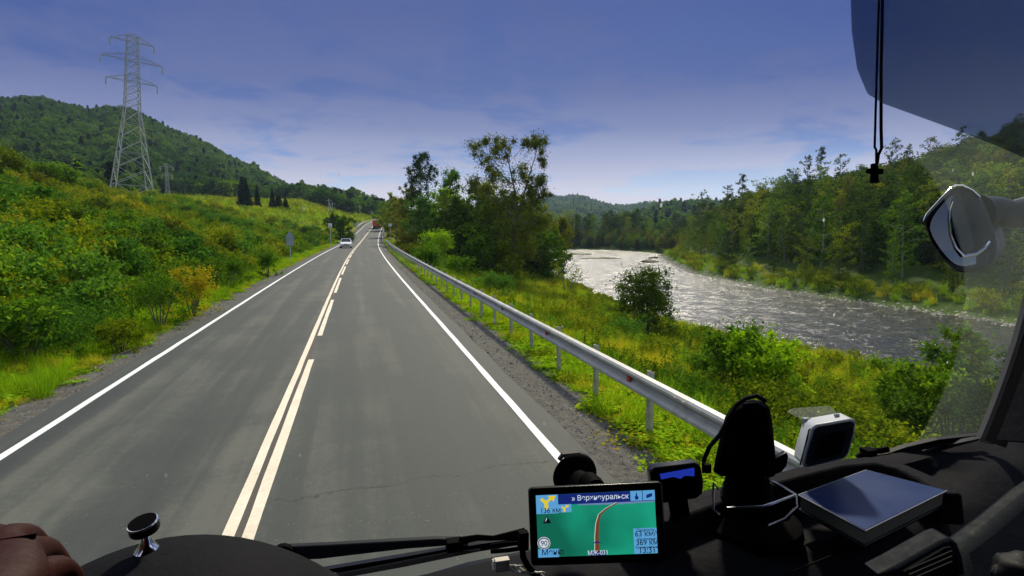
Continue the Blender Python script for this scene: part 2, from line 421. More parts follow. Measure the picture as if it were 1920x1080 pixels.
v = t.math('ADD', t.math('ADD', t.math('MULTIPLY', nl, 0.5), t.math('MULTIPLY', nb_, 0.25)), t.math('ADD', t.math('MULTIPLY', nf, 0.22), t.math('MULTIPLY', nm, 0.12)))
ac = t.ramp(v, [(0.43, (0.024, 0.030, 0.027)), (0.545, (0.046, 0.052, 0.046)), (0.65, (0.102, 0.104, 0.086))])
vor = t.new('ShaderNodeTexVoronoi', feature='F1'); vor.inputs['Scale'].default_value = 26; t.l.new(P, vor.inputs['Vector'])
spk = t.math('MULTIPLY', t.math('LESS_THAN', vor.outputs['Distance'], 0.16), t.math('GREATER_THAN', t.noise(P, 19, 2), 0.60))
ac = t.mix(t.math('MULTIPLY', spk, 0.5), ac, (0.34, 0.33, 0.28))
# darker, browner joints beside the painted lines (old sealant and rubber dirt)
def band(c, wd, soft):
    return t.remap(t.math('ABSOLUTE', t.math('SUBTRACT', sx.outputs[0], c)), wd, wd+soft, 1.0, 0.0)
jn = band((CL+CR)/2, 0.05, 0.05)
ac = t.mix(t.math('MULTIPLY', jn, 0.6), ac, (0.075, 0.055, 0.045))
# one transverse crack and a few hairlines
wob = t.math('MULTIPLY', t.math('SUBTRACT', t.noise(P, 2.2, 6, 0.7), 0.5), 0.55)
ck = t.remap(t.math('ABSOLUTE', t.math('SUBTRACT', t.math('ADD', t.math('SUBTRACT', sx.outputs[1], t.math('MULTIPLY', sx.outputs[0], 0.10)), wob), 6.35)), 0.008, 0.022, 1.0, 0.0)
ck = t.math('MULTIPLY', ck, t.math('GREATER_THAN', sx.outputs[0], -0.9))
ck = t.math('MULTIPLY', ck, t.remap(nm, 0.3, 0.55))
ac = t.mix(t.math('MULTIPLY', ck, 0.85), ac, (0.02, 0.018, 0.015))
t.l.new(ac, b.inputs['Base Color']); t.l.new(t.remap(v, 0.35, 0.65, 0.62, 0.85), b.inputs['Roughness']); b.inputs['Specular IOR Level'].default_value = 0.35
bn = t.new('ShaderNodeBump'); bn.inputs['Strength'].default_value = 0.5; bn.inputs['Distance'].default_value = 0.006; t.l.new(nf, bn.inputs['Height']); t.l.new(bn.outputs[0], b.inputs['Normal'])
mb = MB(); mb.add(*strip(LE-0.42, RE+0.42, -20, 420, 0.0, 1.0, 1, 0.03, 3))
mb.build('road', AM); tag(bpy.data.objects['road'], kind='structure')
PM = bpy.data.materials.new('road_paint'); PM.use_nodes = True; t = NT(PM.node_tree); b = t.n['Principled BSDF']
geo = t.new('ShaderNodeNewGeometry'); q = t.noise(geo.outputs['Position'], 14, 6, 0.75); q2 = t.noise(geo.outputs['Position'], 1.3, 3)
t.l.new(t.ramp(t.math('ADD', t.math('MULTIPLY', q, 0.6), t.math('MULTIPLY', q2, 0.4)), [(0.30, (0.42, 0.34, 0.25)), (0.40, (0.68, 0.58, 0.44)), (0.60, (0.80, 0.72, 0.56))]), b.inputs['Base Color']); b.inputs['Roughness'].default_value = 0.7
PW = bpy.data.materials.new('road_paint_white'); PW.use_nodes = True; t = NT(PW.node_tree); b = t.n['Principled BSDF']
geo = t.new('ShaderNodeNewGeometry'); q = t.noise(geo.outputs['Position'], 14, 6, 0.75)
t.l.new(t.ramp(q, [(0.30, (0.45, 0.44, 0.41)), (0.42, (0.74, 0.74, 0.73)), (0.60, (0.84, 0.84, 0.84))]), b.inputs['Base Color']); b.inputs['Roughness'].default_value = 0.7
mb = MB()
mb.add(*strip(LE-0.06, LE+0.06, -15, 400, 0.004, 1.0, 1, 0.006, 5))
mb.add(*strip(RE-0.06, RE+0.06, -15, 400, 0.004, 1.0, 1, 0.006, 6))
mb.build('edge_line', PW); tag(bpy.data.objects['edge_line'], kind='structure')
mb = MB()
mb.add(*strip(CL-0.055, CL+0.055, -15, 400, 0.004, 1.0, 1, 0.006, 7))
mb.add(*strip(CR-0.06, CR+0.06, -12, 13.15, 0.004, 0.9, 1, 0.008, 8))
y = 16.1; kk = 0
while y < 380:
    mb.add(*strip(CR-0.06, CR+0.06, y, y+8.2, 0.004, 1.0, 1, 0.006, 20+kk)); y += 10.9; kk += 1
mb.build('centre_line', PM); tag(bpy.data.objects['centre_line'], kind='structure')

# ------------------------------------------------------------------ river
WM = bpy.data.materials.new('river_water'); WM.use_nodes = True; t = NT(WM.node_tree); b = t.n['Principled BSDF']
b.inputs['Base Color'].default_value = (0.020, 0.022, 0.018, 1); b.inputs['Roughness'].default_value = 0.2; b.inputs['IOR'].default_value = 1.33; b.inputs['Specular IOR Level'].default_value = 0.9
geo = t.new('ShaderNodeNewGeometry'); P = geo.outputs['Position']
s1 = t.noise(t.scalevec(P, (0.55, 1.0, 1)), 0.62, 5, 0.6, 0.9); s2 = t.noise(t.scalevec(P, (0.6, 1, 1)), 2.1, 4, 0.6, 0.6); s3 = t.noise(P, 0.07, 3)
h = t.math('ADD', t.math('MULTIPLY', s1, 1.0), t.math('MULTIPLY', s2, 0.34))
bn = t.new('ShaderNodeBump'); bn.inputs['Strength'].default_value = 1.0; bn.inputs['Distance'].default_value = 0.34; t.l.new(h, bn.inputs['Height']); t.l.new(bn.outputs[0], b.inputs['Normal'])
fo = t.math('MULTIPLY', t.remap(s1, 0.63, 0.70), t.remap(s2, 0.50, 0.60)); fo = t.math('MULTIPLY', fo, t.remap(s3, 0.45, 0.6))
t.l.new(t.mix(fo, (0.012, 0.014, 0.012), (0.5, 0.5, 0.5)), b.inputs['Base Color'])
t.l.new(t.remap(fo, 0, 1, 0.27, 0.7), b.inputs['Roughness'])
ys = np.concatenate([np.arange(-120, 20, 6.0), np.arange(20, 266, 0.42)]); kk = np.linspace(0, 1, 92)
aa = nbank(ys)-2.5; ce = fbank(ys)+5; XX = aa[:, None]+(ce-aa)[:, None]*kk[None, :]; YY = np.repeat(ys[:, None], 92, 1)
ZZ = WZ + 0.040*vnoise(XX*0.6, YY, 1.3, 71) + 0.035*vnoise(XX*0.4, YY, 2.6, 72) + 0.012*vnoise(XX*0.6, YY, 4.6, 73)
ii, jj = np.meshgrid(np.arange(91), np.arange(len(ys)-1)); Fr = np.stack([jj*92+ii, jj*92+ii+1, (jj+1)*92+ii+1, (jj+1)*92+ii], -1).reshape(-1, 4)
o = link(bpy.data.objects.new('river', npmesh('river', np.stack([XX, YY, ZZ], -1).reshape(-1, 3), Fr, WM, True))); tag(o, kind='structure')

# gravel bars and stones in the river
ROCK = pmat('river_stone', (0.13, 0.115, 0.085), 0.85, nscale=3, namt=0.45, bump=0.4)
MOSS = pmat('mossy_gravel', (0.10, 0.11, 0.035), 0.95, nscale=1.5, namt=0.5, bump=0.5)
def blob(name, c, s, mat, seed, flat=1.0, parent=None):
    bm = bmesh.new(); bmesh.ops.create_icosphere(bm, subdivisions=3, radius=1)
    for v in bm.verts:
        q = v.co; k = 1+0.22*math.sin(q.x*3+seed)+0.16*math.sin(q.y*4+seed*2)+0.12*math.sin(q.z*5+q.x*4+seed*3)
        v.co = Vector((q.x*s[0]*k, q.y*s[1]*k, max(q.z, -0.5)*s[2]*k*flat))
    me = bpy.data.meshes.new(name); bm.to_mesh(me); bm.free(); me.materials.append(mat)
    for p in me.polygons: p.use_smooth = True
    o = bpy.data.objects.new(name, me); o.location = c; return link(o, parent)
for px, py, wd, hh, lab, nm in ((1222, 492, 1.5, 0.75, 'rounded mossy rock islet off the tip of the far grassy bank', 'river_rock'), (1224, 484, 0.9, 0.55, 'smaller dark rock just behind the mossy islet in the river', 'river_rock')):
    p = atZ(px, py, WZ); tag(blob(nm, (p[0], p[1], WZ-0.05), (wd*1.6, wd, hh), ROCK, px), lab, 'rock')
for px, py, wd, lab in ((1075, 477, 8, 'long low gravel bar farthest up the river, touching the near trees'), (1124, 484.5, 7, 'thin olive gravel bar in the middle of the bright river')):
    p = atZ(px, py, WZ); tag(blob('gravel_bar', (p[0], p[1], WZ-0.05), (wd*0.8, wd*0.45, 0.28), MOSS, px), lab, 'gravel bar')
# pebbles along the far shore (uncountable)
mb = MB(); rg = np.random.default_rng(4); pv = []; pf = []
for k in range(1500):
    y = rg.uniform(35, 170); x = float(fbank(y))+rg.normal(0.2, 1.0); s = abs(rg.normal(0.06, 0.06))+0.04
    z = max(gz(x, y), WZ-0.02); a = rg.uniform(0, 3.1)
    b0 = len(pv)
    for q in range(5): pv.append((x+s*math.cos(a+q*1.2566)*1.3, y+s*math.sin(a+q*1.2566), z))
    pv.append((x+0.2*s, y, z+s*0.8))
    for q in range(5): pf.append((b0+q, b0+(q+1) % 5, b0+5))
mb.add(pv, pf); o = mb.build('shore_pebbles', pmat('pale_pebble', (0.42, 0.38, 0.30), 0.8, nscale=0.7, namt=0.6)); tag(o, 'pale pebbles strewn along the far river shore', 'pebbles', kind='stuff')
# ------------------------------------------------------------------ foliage generators
def leafquads(C, size, rng, up=0.25, asp=0.55, droop=0.0):
    """C (n,3) centres -> diamond leaf quads"""
    n = len(C); size = np.broadcast_to(size, (n,))*rng.uniform(0.65, 1.35, n)
    nrm = rng.normal(size=(n, 3)); nrm[:, 2] = np.abs(nrm[:, 2])+up; nrm /= np.linalg.norm(nrm, axis=1)[:, None]
    a = rng.normal(size=(n, 3)); a[:, 2] -= droop; a -= nrm*(a*nrm).sum(1)[:, None]; a /= np.linalg.norm(a, axis=1)[:, None]
    b = np.cross(nrm, a); s = size[:, None]
    V = np.stack([C-a*s*0.5, C+b*s*asp*0.5-a*s*0.05, C+a*s*0.5+nrm*0.0, C-b*s*asp*0.5-a*s*0.05], 1).reshape(-1, 3)
    Fc = np.arange(4*n).reshape(n, 4)
    return V, Fc, rng.uniform(0, 1, n)
def leafmesh(name, C, size, rng, mat, **kw):
    V, Fc, lv = leafquads(np.asarray(C), size, rng, **kw)
    return npmesh(name, V, Fc, mat, False, {'lv': ('FACE', lv)})
def clumpy(rng, centres, radii, per, flat=0.75):
    out = []
    for c, r in zip(centres, radii):
        d = rng.normal(size=(per, 3)); d /= np.linalg.norm(d, axis=1)[:, None]
        out.append(np.asarray(c) + d*np.minimum(np.abs(rng.normal(0.35, 0.42, per)), 1.5)[:, None]*r*np.array([1, 1, flat]))
    return np.vstack(out)
def tree_meshes(seed, h, crown_r, crown_lo, leaves, leaf, lmat, bmat, shape='round', trunk_r=0.16, lean=0.0, limbs=16, sparse=0.0, droop=0.0, gap=1.0, fork=None):
    """returns trunk mesh, crown mesh; base at origin"""
    rg = np.random.default_rng(seed); mb = MB()
    zz = np.linspace(0, h*0.93, 9); wob = np.cumsum(rg.normal(0, h*0.008, (9, 2)), 0)
    T = [(lean*z/h*z/h*h*0.3 + wob[i, 0], wob[i, 1], z) for i, z in enumerate(zz)]
    T[0] = (0, 0, -0.25)
    mb.tube(T, [trunk_r*(1-0.9*(i/8))+0.015 for i in range(9)], 8)
    def tp(z):
        return np.array([np.interp(z, zz, [q[0] for q in T]), np.interp(z, zz, [q[1] for q in T]), z])
    cs = []; rs = []
    for k in range(limbs):
        u = (k+rg.uniform(0, 1))/limbs; z = h*(crown_lo + (0.97-crown_lo)*u)*0.97
        if shape == 'round': wv = math.sin(math.pi*(0.12+0.86*u))**0.6
        elif shape == 'cone': wv = (1-u)**0.8*0.95+0.05
        elif shape == 'column': wv = math.sin(math.pi*(0.1+0.82*u))**0.35
        elif shape == 'vase': wv = 0.35+0.65*math.sin(math.pi*(0.05+0.6*u))
        else: wv = 1
        an = k*2.4+rg.uniform(-0.5, 0.5); L = crown_r*wv*rg.uniform(0.65, 1.1)
        rise = {'cone': -0.15, 'column': 0.9, 'round': 0.35, 'vase': 0.75}[shape]
        p0 = tp(max(z-L*max(rise, 0)*0.6, h*0.06)); p1 = p0+np.array([math.cos(an)*L, math.sin(an)*L, L*rise])
        pm = (p0+p1)/2+np.array([0, 0, L*0.08*(1 if droop == 0 else 2)])
        r0 = trunk_r*0.38*(1-0.6*u)+0.01
        mb.tube([p0, pm, p1], [r0, r0*0.6, 0.01], 5, cap=False)
        nb = 3 if sparse > 0.3 else 4
        for q in range(nb):
            s_ = (q+1)/nb; pc = (1-s_)*p0+s_*p1 + rg.normal(0, crown_r*0.09, 3) + np.array([0, 0, L*0.05])
            if q == 0 and sparse > 0: continue
            cs.append(pc); rs.append(crown_r*rg.uniform(0.20, 0.36)*gap*(0.75+0.35*wv))
            if rg.uniform() < 0.6:
                pt = pc+rg.normal(0, crown_r*0.22, 3); mb.tube([pm, pt], [r0*0.4, 0.006], 4, cap=False)
                cs.append(pt); rs.append(crown_r*rg.uniform(0.14, 0.26)*gap)
    cs.append(tp(h*0.93)); rs.append(crown_r*0.25*gap)
    per = max(int(leaves/len(cs)), 4)
    C = clumpy(rg, cs, rs, per, 0.8 if droop == 0 else 1.25)
    C = C[C[:, 2] > 0.1*h*min(crown_lo*2+0.2, 1)]
    tm = bpy.data.meshes.new('trunk'); tm.from_pydata(mb.v, [], mb.f); tm.materials.append(bmat)
    for p in tm.polygons: p.use_smooth = True
    cm = leafmesh('crown', C, leaf, rg, lmat, droop=droop, up=0.1 if droop else 0.3)
    return tm, cm
def spruce_meshes(seed, h, r):
    rg = np.random.default_rng(seed); mb = MB(); mb.tube([(0, 0, -0.2), (0, 0, h*0.98)], [h*0.016, 0.02], 7)
    C = []
    nz = int(h*4.5)
    for k in range(nz):
        z = h*(0.07+0.93*k/nz); L = r*(1-(k/nz))**0.85*rg.uniform(0.75, 1.1)+0.08
        for a in np.arange(0, 6.28, 6.28/max(int(6+8*L), 5)):
            a = a+rg.uniform(-.3, .3); m_ = int(4+10*L)
            t_ = rg.uniform(0.05, 1, m_); C.append(np.stack([np.cos(a+rg.normal(0, .09, m_))*L*t_, np.sin(a+rg.normal(0, .09, m_))*L*t_, z-0.28*L*t_+rg.normal(0, 0.05, m_)], 1))
    C = np.vstack(C)
    tm = bpy.data.meshes.new('trunk'); tm.from_pydata(mb.v, [], mb.f); tm.materials.append(BARK)
    return tm, leafmesh('crown', C, 0.34, rg, L_SPRUCE, asp=0.45, droop=0.5)
def tree_obj(name, meshes, loc, label=None, cat='tree', group=None, s=1.0, rz=0.0, sz=None, cmat=None):
    r = empty(name, loc, rz); r.scale = (s, s, sz or s)
    t_ = link(bpy.data.objects.new('trunk', meshes[0]), r); c_ = link(bpy.data.objects.new('crown', meshes[1]), r)
    return tag(r, label, cat, group)
def shrub_mesh(seed, h, r, n, leaf, mat, stems=7, asp=0.55, upright=0.0, keep_low=0.0, clump=0.28, nclump=22):
    rg = np.random.default_rng(seed); mb = MB(); cs = []; rs = []
    for k in range(stems):
        a = k*2.4+rg.uniform(-.4, .4); q = rg.uniform(0.2, 0.85)*r
        top = np.array([math.cos(a)*q, math.sin(a)*q, h*rg.uniform(0.65, 0.97)])
        mid = top*np.array([0.45, 0.45, 0.5])+rg.normal(0, r*0.05, 3)
        mb.tube([(math.cos(a)*0.05, math.sin(a)*0.05, -0.1), mid, top], [0.012+0.008*h, 0.010+0.003*h, 0.004], 4, cap=False)
        for s_ in (0.35, 0.55, 0.75, 0.92): cs.append(mid*(1-s_)+top*s_+rg.normal(0, r*0.1, 3)); rs.append(r*clump*rg.uniform(0.7, 1.2))
    for k in range(nclump):
        a = rg.uniform(0, 6.28); u = rg.uniform(0.05, 1); q = r*math.sqrt(rg.uniform(0, 1))*math.sqrt(max(1-(u*0.95)**2, 0.05))
        cs.append((math.cos(a)*q, math.sin(a)*q, h*u*0.92)); rs.append(r*clump*rg.uniform(0.6, 1.25))
    C = clumpy(rg, cs, [q_*1.3 for q_ in rs], max(int(n/len(cs)), 3), 0.8+upright)
    C = C[C[:, 2] > 0.03]
    sm = bpy.data.meshes.new('stems'); sm.from_pydata(mb.v, [], mb.f); sm.materials.append(BARK)
    return sm, leafmesh('foliage', C, leaf, rg, mat, asp=asp)
def weed_mesh(seed, h, n, leaf, mat, nst=9, spread=0.35, plume=None):
    """tall leafy stalks in one plant: leaves climb each stalk"""
    rg = np.random.default_rng(seed); C = []; mb = MB(); SV = []; SF = []; lv = []
    for k in range(nst):
        a = rg.uniform(0, 6.28); q = spread*math.sqrt(rg.uniform()); x0, y0 = math.cos(a)*q, math.sin(a)*q
        hh = h*rg.uniform(0.55, 1.05); lx, ly = rg.normal(0, 0.12*h, 2)
        m_ = n//nst; u = rg.uniform(0.08, 1, m_)
        w_ = leaf*0.9*(1.1-u*0.7)
        C.append(np.stack([x0+lx*u*u+rg.normal(0, 1, m_)*w_*0.8, y0+ly*u*u+rg.normal(0, 1, m_)*w_*0.8, hh*u], 1))
        b0 = len(SV); wd = 0.008
        SV += [(x0-wd, y0, -0.05), (x0+wd, y0, -0.05), (x0+lx+wd*.3, y0+ly, hh), (x0+lx-wd*.3, y0+ly, hh)]; SF.append((b0, b0+1, b0+2, b0+3))
    C = np.vstack(C); V, Fc, l_ = leafquads(C, leaf, rg, up=0.5, asp=0.42, droop=-0.5)
    V = np.vstack([V, np.array(SV)]); Fc = np.vstack([Fc, np.array(SF)+len(C)*4]); l_ = np.concatenate([l_, np.full(len(SF), 0.3)])
    return npmesh('weed', V, Fc, mat, False, {'lv': ('FACE', l_)})
def tuft_mesh(seed, h, n, w_, mat, spread=0.2, bend=0.35):
    """grass tuft: bent blades of two quads"""
    rg = np.random.default_rng(seed)
    a = rg.uniform(0, 6.28, n); q = spread*np.sqrt(rg.uniform(0, 1, n)); x = np.cos(a)*q; y = np.sin(a)*q
    hh = h*rg.uniform(0.5, 1.1, n); b = rg.uniform(0, 6.28, n); bd = hh*bend*rg.uniform(0.3, 1.4, n)
    dx, dy = np.cos(b), np.sin(b); wx, wy = -dy*w_/2, dx*w_/2
    def P(u, k): return np.stack([x+dx*bd*u*u+wx*k, y+dy*bd*u*u+wy*k, hh*u-0.02], 1)
    V = np.stack([P(0, -1), P(0, 1), P(0.55, 0.8), P(0.55, -0.8), P(1, 0.12), P(1, -0.12)], 1).reshape(-1, 3)
    i = np.arange(n)*6
    Fc = np.vstack([np.stack([i, i+1, i+2, i+3], 1), np.stack([i+3, i+2, i+4, i+5], 1)])
    lv = rg.uniform(0, 1, n)
    return npmesh('tuft', V, Fc, mat, False, {'lv': ('FACE', np.concatenate([lv, lv]))})
def merge_pair(a, b):
    """one mesh out of stems + foliage with both materials"""
    bm = bmesh.new(); bm.from_mesh(b); k = len(bm.faces); bm.from_mesh(a)
    bm.faces.ensure_lookup_table()
    for f in bm.faces[k:]: f.material_index = 1
    me = bpy.data.meshes.new('plant'); bm.to_mesh(me); bm.free()
    me.materials.append(b.materials[0]); me.materials.append(a.materials[0]); return me
_arch = {}
def scatter(name, pts, scl, idx, meshes, label, cat, tilt=0.12, zs=None):
    """one 'stuff' object: archetype meshes instanced on points"""
    pts = np.asarray(pts, np.float32); n = len(pts); rg = np.random.default_rng(len(name)+n)
    me = bpy.data.meshes.new(name); me.vertices.add(n); me.vertices.foreach_set('co', pts.ravel())
    def att(nm, typ, arr, prop):
        a = me.attributes.new(nm, typ, 'POINT'); a.data.foreach_set(prop, np.asarray(arr).ravel())
    rot = np.stack([rg.normal(0, tilt, n), rg.normal(0, tilt, n), rg.uniform(0, 6.28, n)], 1).astype(np.float32)
    scl = np.asarray(scl, np.float32); zs = np.ones(n)*1.0 if zs is None else zs
    att('rot', 'FLOAT_VECTOR', rot, 'vector'); att('scl', 'FLOAT_VECTOR', np.stack([scl, scl, scl*zs], 1).astype(np.float32), 'vector'); att('idx', 'INT', np.asarray(idx, np.int32), 'value')
    me.update()
    o = tag(link(bpy.data.objects.new(name, me)), label, cat, kind='stuff')
    g = bpy.data.node_groups.new(name, 'GeometryNodeTree')
    g.interface.new_socket('Geometry', in_out='INPUT', socket_type='NodeSocketGeometry')
    g.interface.new_socket('Geometry', in_out='OUTPUT', socket_type='NodeSocketGeometry')
    N = g.nodes; L = g.links; gi = N.new('NodeGroupInput'); go = N.new('NodeGroupOutput')
    def na(nm, typ):
        q = N.new('GeometryNodeInputNamedAttribute'); q.data_type = typ; q.inputs['Name'].default_value = nm; return q.outputs['Attribute']
    join = N.new('GeometryNodeJoinGeometry'); ida = na('idx', 'INT'); rot_ = na('rot', 'FLOAT_VECTOR'); sc_ = na('scl', 'FLOAT_VECTOR')
    e2r = N.new('FunctionNodeEulerToRotation'); L.new(rot_, e2r.inputs[0])
    for k, mshs in enumerate(meshes):
        if mshs.name not in _arch:
            _arch[mshs.name] = bpy.data.objects.new('plant_source', mshs)
        oi = N.new('GeometryNodeObjectInfo'); oi.inputs['Object'].default_value = _arch[mshs.name]; oi.inputs['As Instance'].default_value = True
        cmp = N.new('FunctionNodeCompare'); cmp.data_type = 'INT'; cmp.operation = 'EQUAL'
        ci = [q for q in cmp.inputs if q.type == 'INT' and q.enabled] or [q for q in cmp.inputs if q.type == 'INT']
        L.new(ida, ci[0]); ci[1].default_value = k
        ip = N.new('GeometryNodeInstanceOnPoints')
        L.new(gi.outputs[0], ip.inputs['Points']); L.new(cmp.outputs[0], ip.inputs['Selection']); L.new(oi.outputs['Geometry'], ip.inputs['Instance'])
        L.new(e2r.outputs[0], ip.inputs['Rotation']); L.new(sc_, ip.inputs['Scale'])
        L.new(ip.outputs[0], join.inputs[0])
    L.new(join.outputs[0], go.inputs[0])
    md = o.modifiers.new('scatter', 'NODES'); md.node_group = g
    return o
def in_view(x, y, m=0.04):
    D = x*math.sin(YAW)+y*math.cos(YAW); u = (x*math.cos(YAW)-y*math.sin(YAW))/np.maximum(D, 0.1)
    return (D > 1) & (np.abs(u) < 0.873+m+0.9/np.maximum(D, 1))
def sample(n, d0, d1, y0, y1, pw=1.7, seed=0):
    """random ground points by offset from the road, denser near the camera, clipped to the view"""
    rg = np.random.default_rng(seed); d = rg.uniform(d0, d1, n); y = y0+(y1-y0)*rg.uniform(0, 1, n)**pw
    x = d+cxr(y); k = in_view(x, y); return x[k], y[k], d[k], rg
# ------------------------------------------------------------------ guardrail
GALV = pmat('galvanised_steel', (0.42, 0.42, 0.39), 0.5, 0.15, nscale=2.5, namt=0.22, spec=0.4)
GALVP = pmat('weathered_post_steel', (0.42, 0.41, 0.37), 0.6, 0.3, nscale=5, namt=0.3)
REDR = pmat('red_reflector', (0.45, 0.01, 0.01), 0.3)
def wprof():
    # (offset towards road, height) of a W beam, 0.31 m high
    return [(0.00, 0.490), (0.060, 0.505), (0.085, 0.53), (0.085, 0.565), (0.065, 0.59), (0.010, 0.625), (0.0, 0.645), (0.010, 0.665), (0.065, 0.70), (0.085, 0.725), (0.085, 0.755), (0.060, 0.785), (0.00, 0.80)]
def guardrail(y0, y1, off, side, label, posts=True, step=2.0, endflare=0.0):
    root = empty('guardrail', (float(cxr(y0))+off, y0, float(zr(y0))))
    tag(root, label, 'guardrail')
    def org(y): return (float(cxr(y))+off+endflare*max(0, (y0+6-y))/6*side - root.location.x, y-y0, float(zr(y))-0.16-root.location.z)
    Pf = wprof(); ys = list(np.arange(y0, y1, 2.0))+[y1]; V = []; Ff = []; n = len(Pf)*2
    for y in ys:
        o = org(y)
        for a, z in Pf: V.append((o[0]-side*a*1.0-side*0.10, o[1], o[2]+z+0.10))
        for a, z in reversed(Pf): V.append((o[0]-side*(a-0.006)-side*0.10, o[1], o[2]+z+0.10))
    for i in range(len(ys)-1):
        for k in range(n): a = i*n+k; b = i*n+(k+1) % n; Ff.append((a, b, b+n, a+n))
    MB().add(V, Ff).build('rail', GALV, root)
    mb = MB()
    for k in range(len(Pf)-1):
        (a, z), (a2, z2) = Pf[k], Pf[k+1]
        mb.add([(-side*(a+0.104), 0, z+.1), (-side*(a2+0.104), 0, z2+.1), (-side*(a2+0.104), .32, z2+.1), (-side*(a+0.104), .32, z+.1)], [(0, 1, 2, 3)])
    for (dz, dy) in ((0.55, .06), (0.55, .26), (0.74, .06), (0.74, .26), (0.645, .16)):
        mb.box((-side*(0.19 if dz != 0.645 else 0.108), dy, dz+0.10), (0.014, 0.03, 0.03))
    J0 = None
    for y in np.arange(y0+0.6, min(y1, y0+60), 4.0):
        o = org(float(y))
        if J0 is None: j = J0 = mb.build('splice_plate', GALVP, root)
        else: j = J0.copy(); SC.collection.objects.link(j); j.parent = root
        j.location = o
    if posts:
        mb = MB(); 
        for (cx_, cy_), (sx_, sy_) in (((0, 0), (0.006, 0.10)), ((0.03, 0.05), (0.06, 0.006)), ((0.03, -0.05), (0.06, 0.006))):
            mb.box((cx_*side, cy_, 0.28), (sx_, sy_, 1.30))
        mb.box((-0.055*side, 0, 0.745), (0.10, 0.07, 0.20))
        P0 = mb.build('post', GALVP, root); first = True
        RM = None
        for i, y in enumerate(np.arange(y0+1.9, y1, step)):
            o = org(float(y)); p = P0 if first else P0.copy()
            if not first: SC.collection.objects.link(p); p.parent = root
            p.location = (o[0]+0.0, o[1], o[2]); p.rotation_euler = (random.uniform(-.012, .012), random.uniform(-.015, .015), 0); first = False
            if i % 2 == 0:
                if RM is None:
                    r_ = MB().prism([(0, -0.05, -0.03), (0, 0.05, -0.045), (0, 0.05, 0.045), (0, -0.05, 0.03)], (-0.02*side, 0, 0)).build('reflector', REDR, root)
                    RM = r_
                else:
                    r_ = RM.copy(); SC.collection.objects.link(r_); r_.parent = root
                r_.location = (o[0]-side*0.135, o[1]+0.35, o[2]+0.745)
            elif i < 60 and i % 2: pass
    return root
GRO = 4.0
guardrail(1.6, 118, GRO, 1, 'long pale grey W beam guardrail running beside the right lane')
guardrail(121, 196, GRO-0.55, 1, 'far second length of guardrail starting past the gap, where the road bends')
guardrail(205, 262, -5.9, -1, 'short far guardrail on the left side of the road at the bend')

# ------------------------------------------------------------------ pylons and poles
STEEL = pmat('pylon_steel', (0.46, 0.47, 0.44), 0.6, 0.2, nscale=1.2, namt=0.25)
def lattice(root, h, b0, b1, waist, wa, n1, n2, t0, mat, arms):
    """tapering four-leg body: b0 at base to b1 at waist height then to wa at top"""
    def hw(z): return (b0+(b1-b0)*z/waist)/2 if z < waist else (b1+(wa-b1)*(z-waist)/(h-waist))/2
    cor = [(-1, -1), (1, -1), (1, 1), (-1, 1)]
    for i, (sx, sy) in enumerate(cor):
        mb = MB(); mb.tube([(sx*hw(0), sy*hw(0), -2.5), (sx*hw(0), sy*hw(0), 0), (sx*hw(waist), sy*hw(waist), waist), (sx*hw(h), sy*hw(h), h)], [t0*1.5, t0*1.5, t0, t0*0.6], 4)
        mb.build('leg', mat, root)
    zs = list(waist*(np.linspace(0, 1, n1+1)**0.85))+list(np.linspace(waist, h, n2+1)[1:])
    mb = MB()
    for i in range(len(zs)-1):
        za, zb = zs[i], zs[i+1]; a, c = hw(za), hw(zb)
        for k in range(4):
            p, q = cor[k], cor[(k+1) % 4]
            mb.tube([(p[0]*a, p[1]*a, za), (q[0]*c, q[1]*c, zb)], t0*0.5, 4, cap=False)
            mb.tube([(q[0]*a, q[1]*a, za), (p[0]*c, p[1]*c, zb)], t0*0.5, 4, cap=False)
            if i % 2 == 0: mb.tube([(p[0]*c, p[1]*c, zb), (q[0]*c, q[1]*c, zb)], t0*0.4, 4, cap=False)
    mb.build('bracing', mat, root)
    for z, L in arms:
        mb = MB()
        for s in (-1, 1):
            for sy in (-1, 1):
                mb.tube([(0, sy*hw(z), z), (s*L, 0, z)], t0*0.6, 4); mb.tube([(0, sy*hw(z), z+1.3), (s*L, 0, z)], t0*0.5, 4)
            for q in (0.3, 0.6): mb.tube([(s*L*q, 0, z), (s*L*q, 0, z+1.3*(1-q))], t0*0.35, 4)
        mb.build('cross_arm', mat, root)
        for s in (-1, 1):
            MB().lathe([(0.10, -1.3), (0.14, -1.1), (0.08, -0.9), (0.14, -0.7), (0.08, -0.5), (0.14, -0.3), (0.03, 0)], (s*L, 0, z), 8).build('insulator', mat, root)
x, y = xyD(253, 110); z = 7.1
pyl = empty('transmission_pylon', (x, y, z), R(28)); pyl.rotation_euler = (Matrix.Rotation(R(4.0), 3, Vector((math.sin(YAW), math.cos(YAW), 0))) @ Matrix.Rotation(R(28), 3, 'Z')).to_euler(); tag(pyl, 'tall grey lattice transmission pylon standing on the left hillside', 'pylon')
lattice(pyl, 30.5, 8.4*0.78, 3.0*0.78, 17.5, 1.6, 6, 11, 0.10, STEEL, ((22.5, 4.0), (26.2, 4.8), (29.5, 3.4)))
x, y = xyD(322, 215)
p2 = empty('small_pylon', (x, y, gz(x, y)-0.5), R(15)); tag(p2, 'small distant lattice pylon on the slope right of the big pylon', 'pylon')
zb = 2.8+(430-310)/F*215 - p2.location.z
lattice(p2, max(zb, 9), 1.9, 1.1, 5, 0.6, 4, 9, 0.09, STEEL, ((max(zb, 9)-1, 2.0), (max(zb, 9)-4, 1.6)))
WOOD = pmat('pole_concrete', (0.42, 0.42, 0.38), 0.8, nscale=3, namt=0.3)
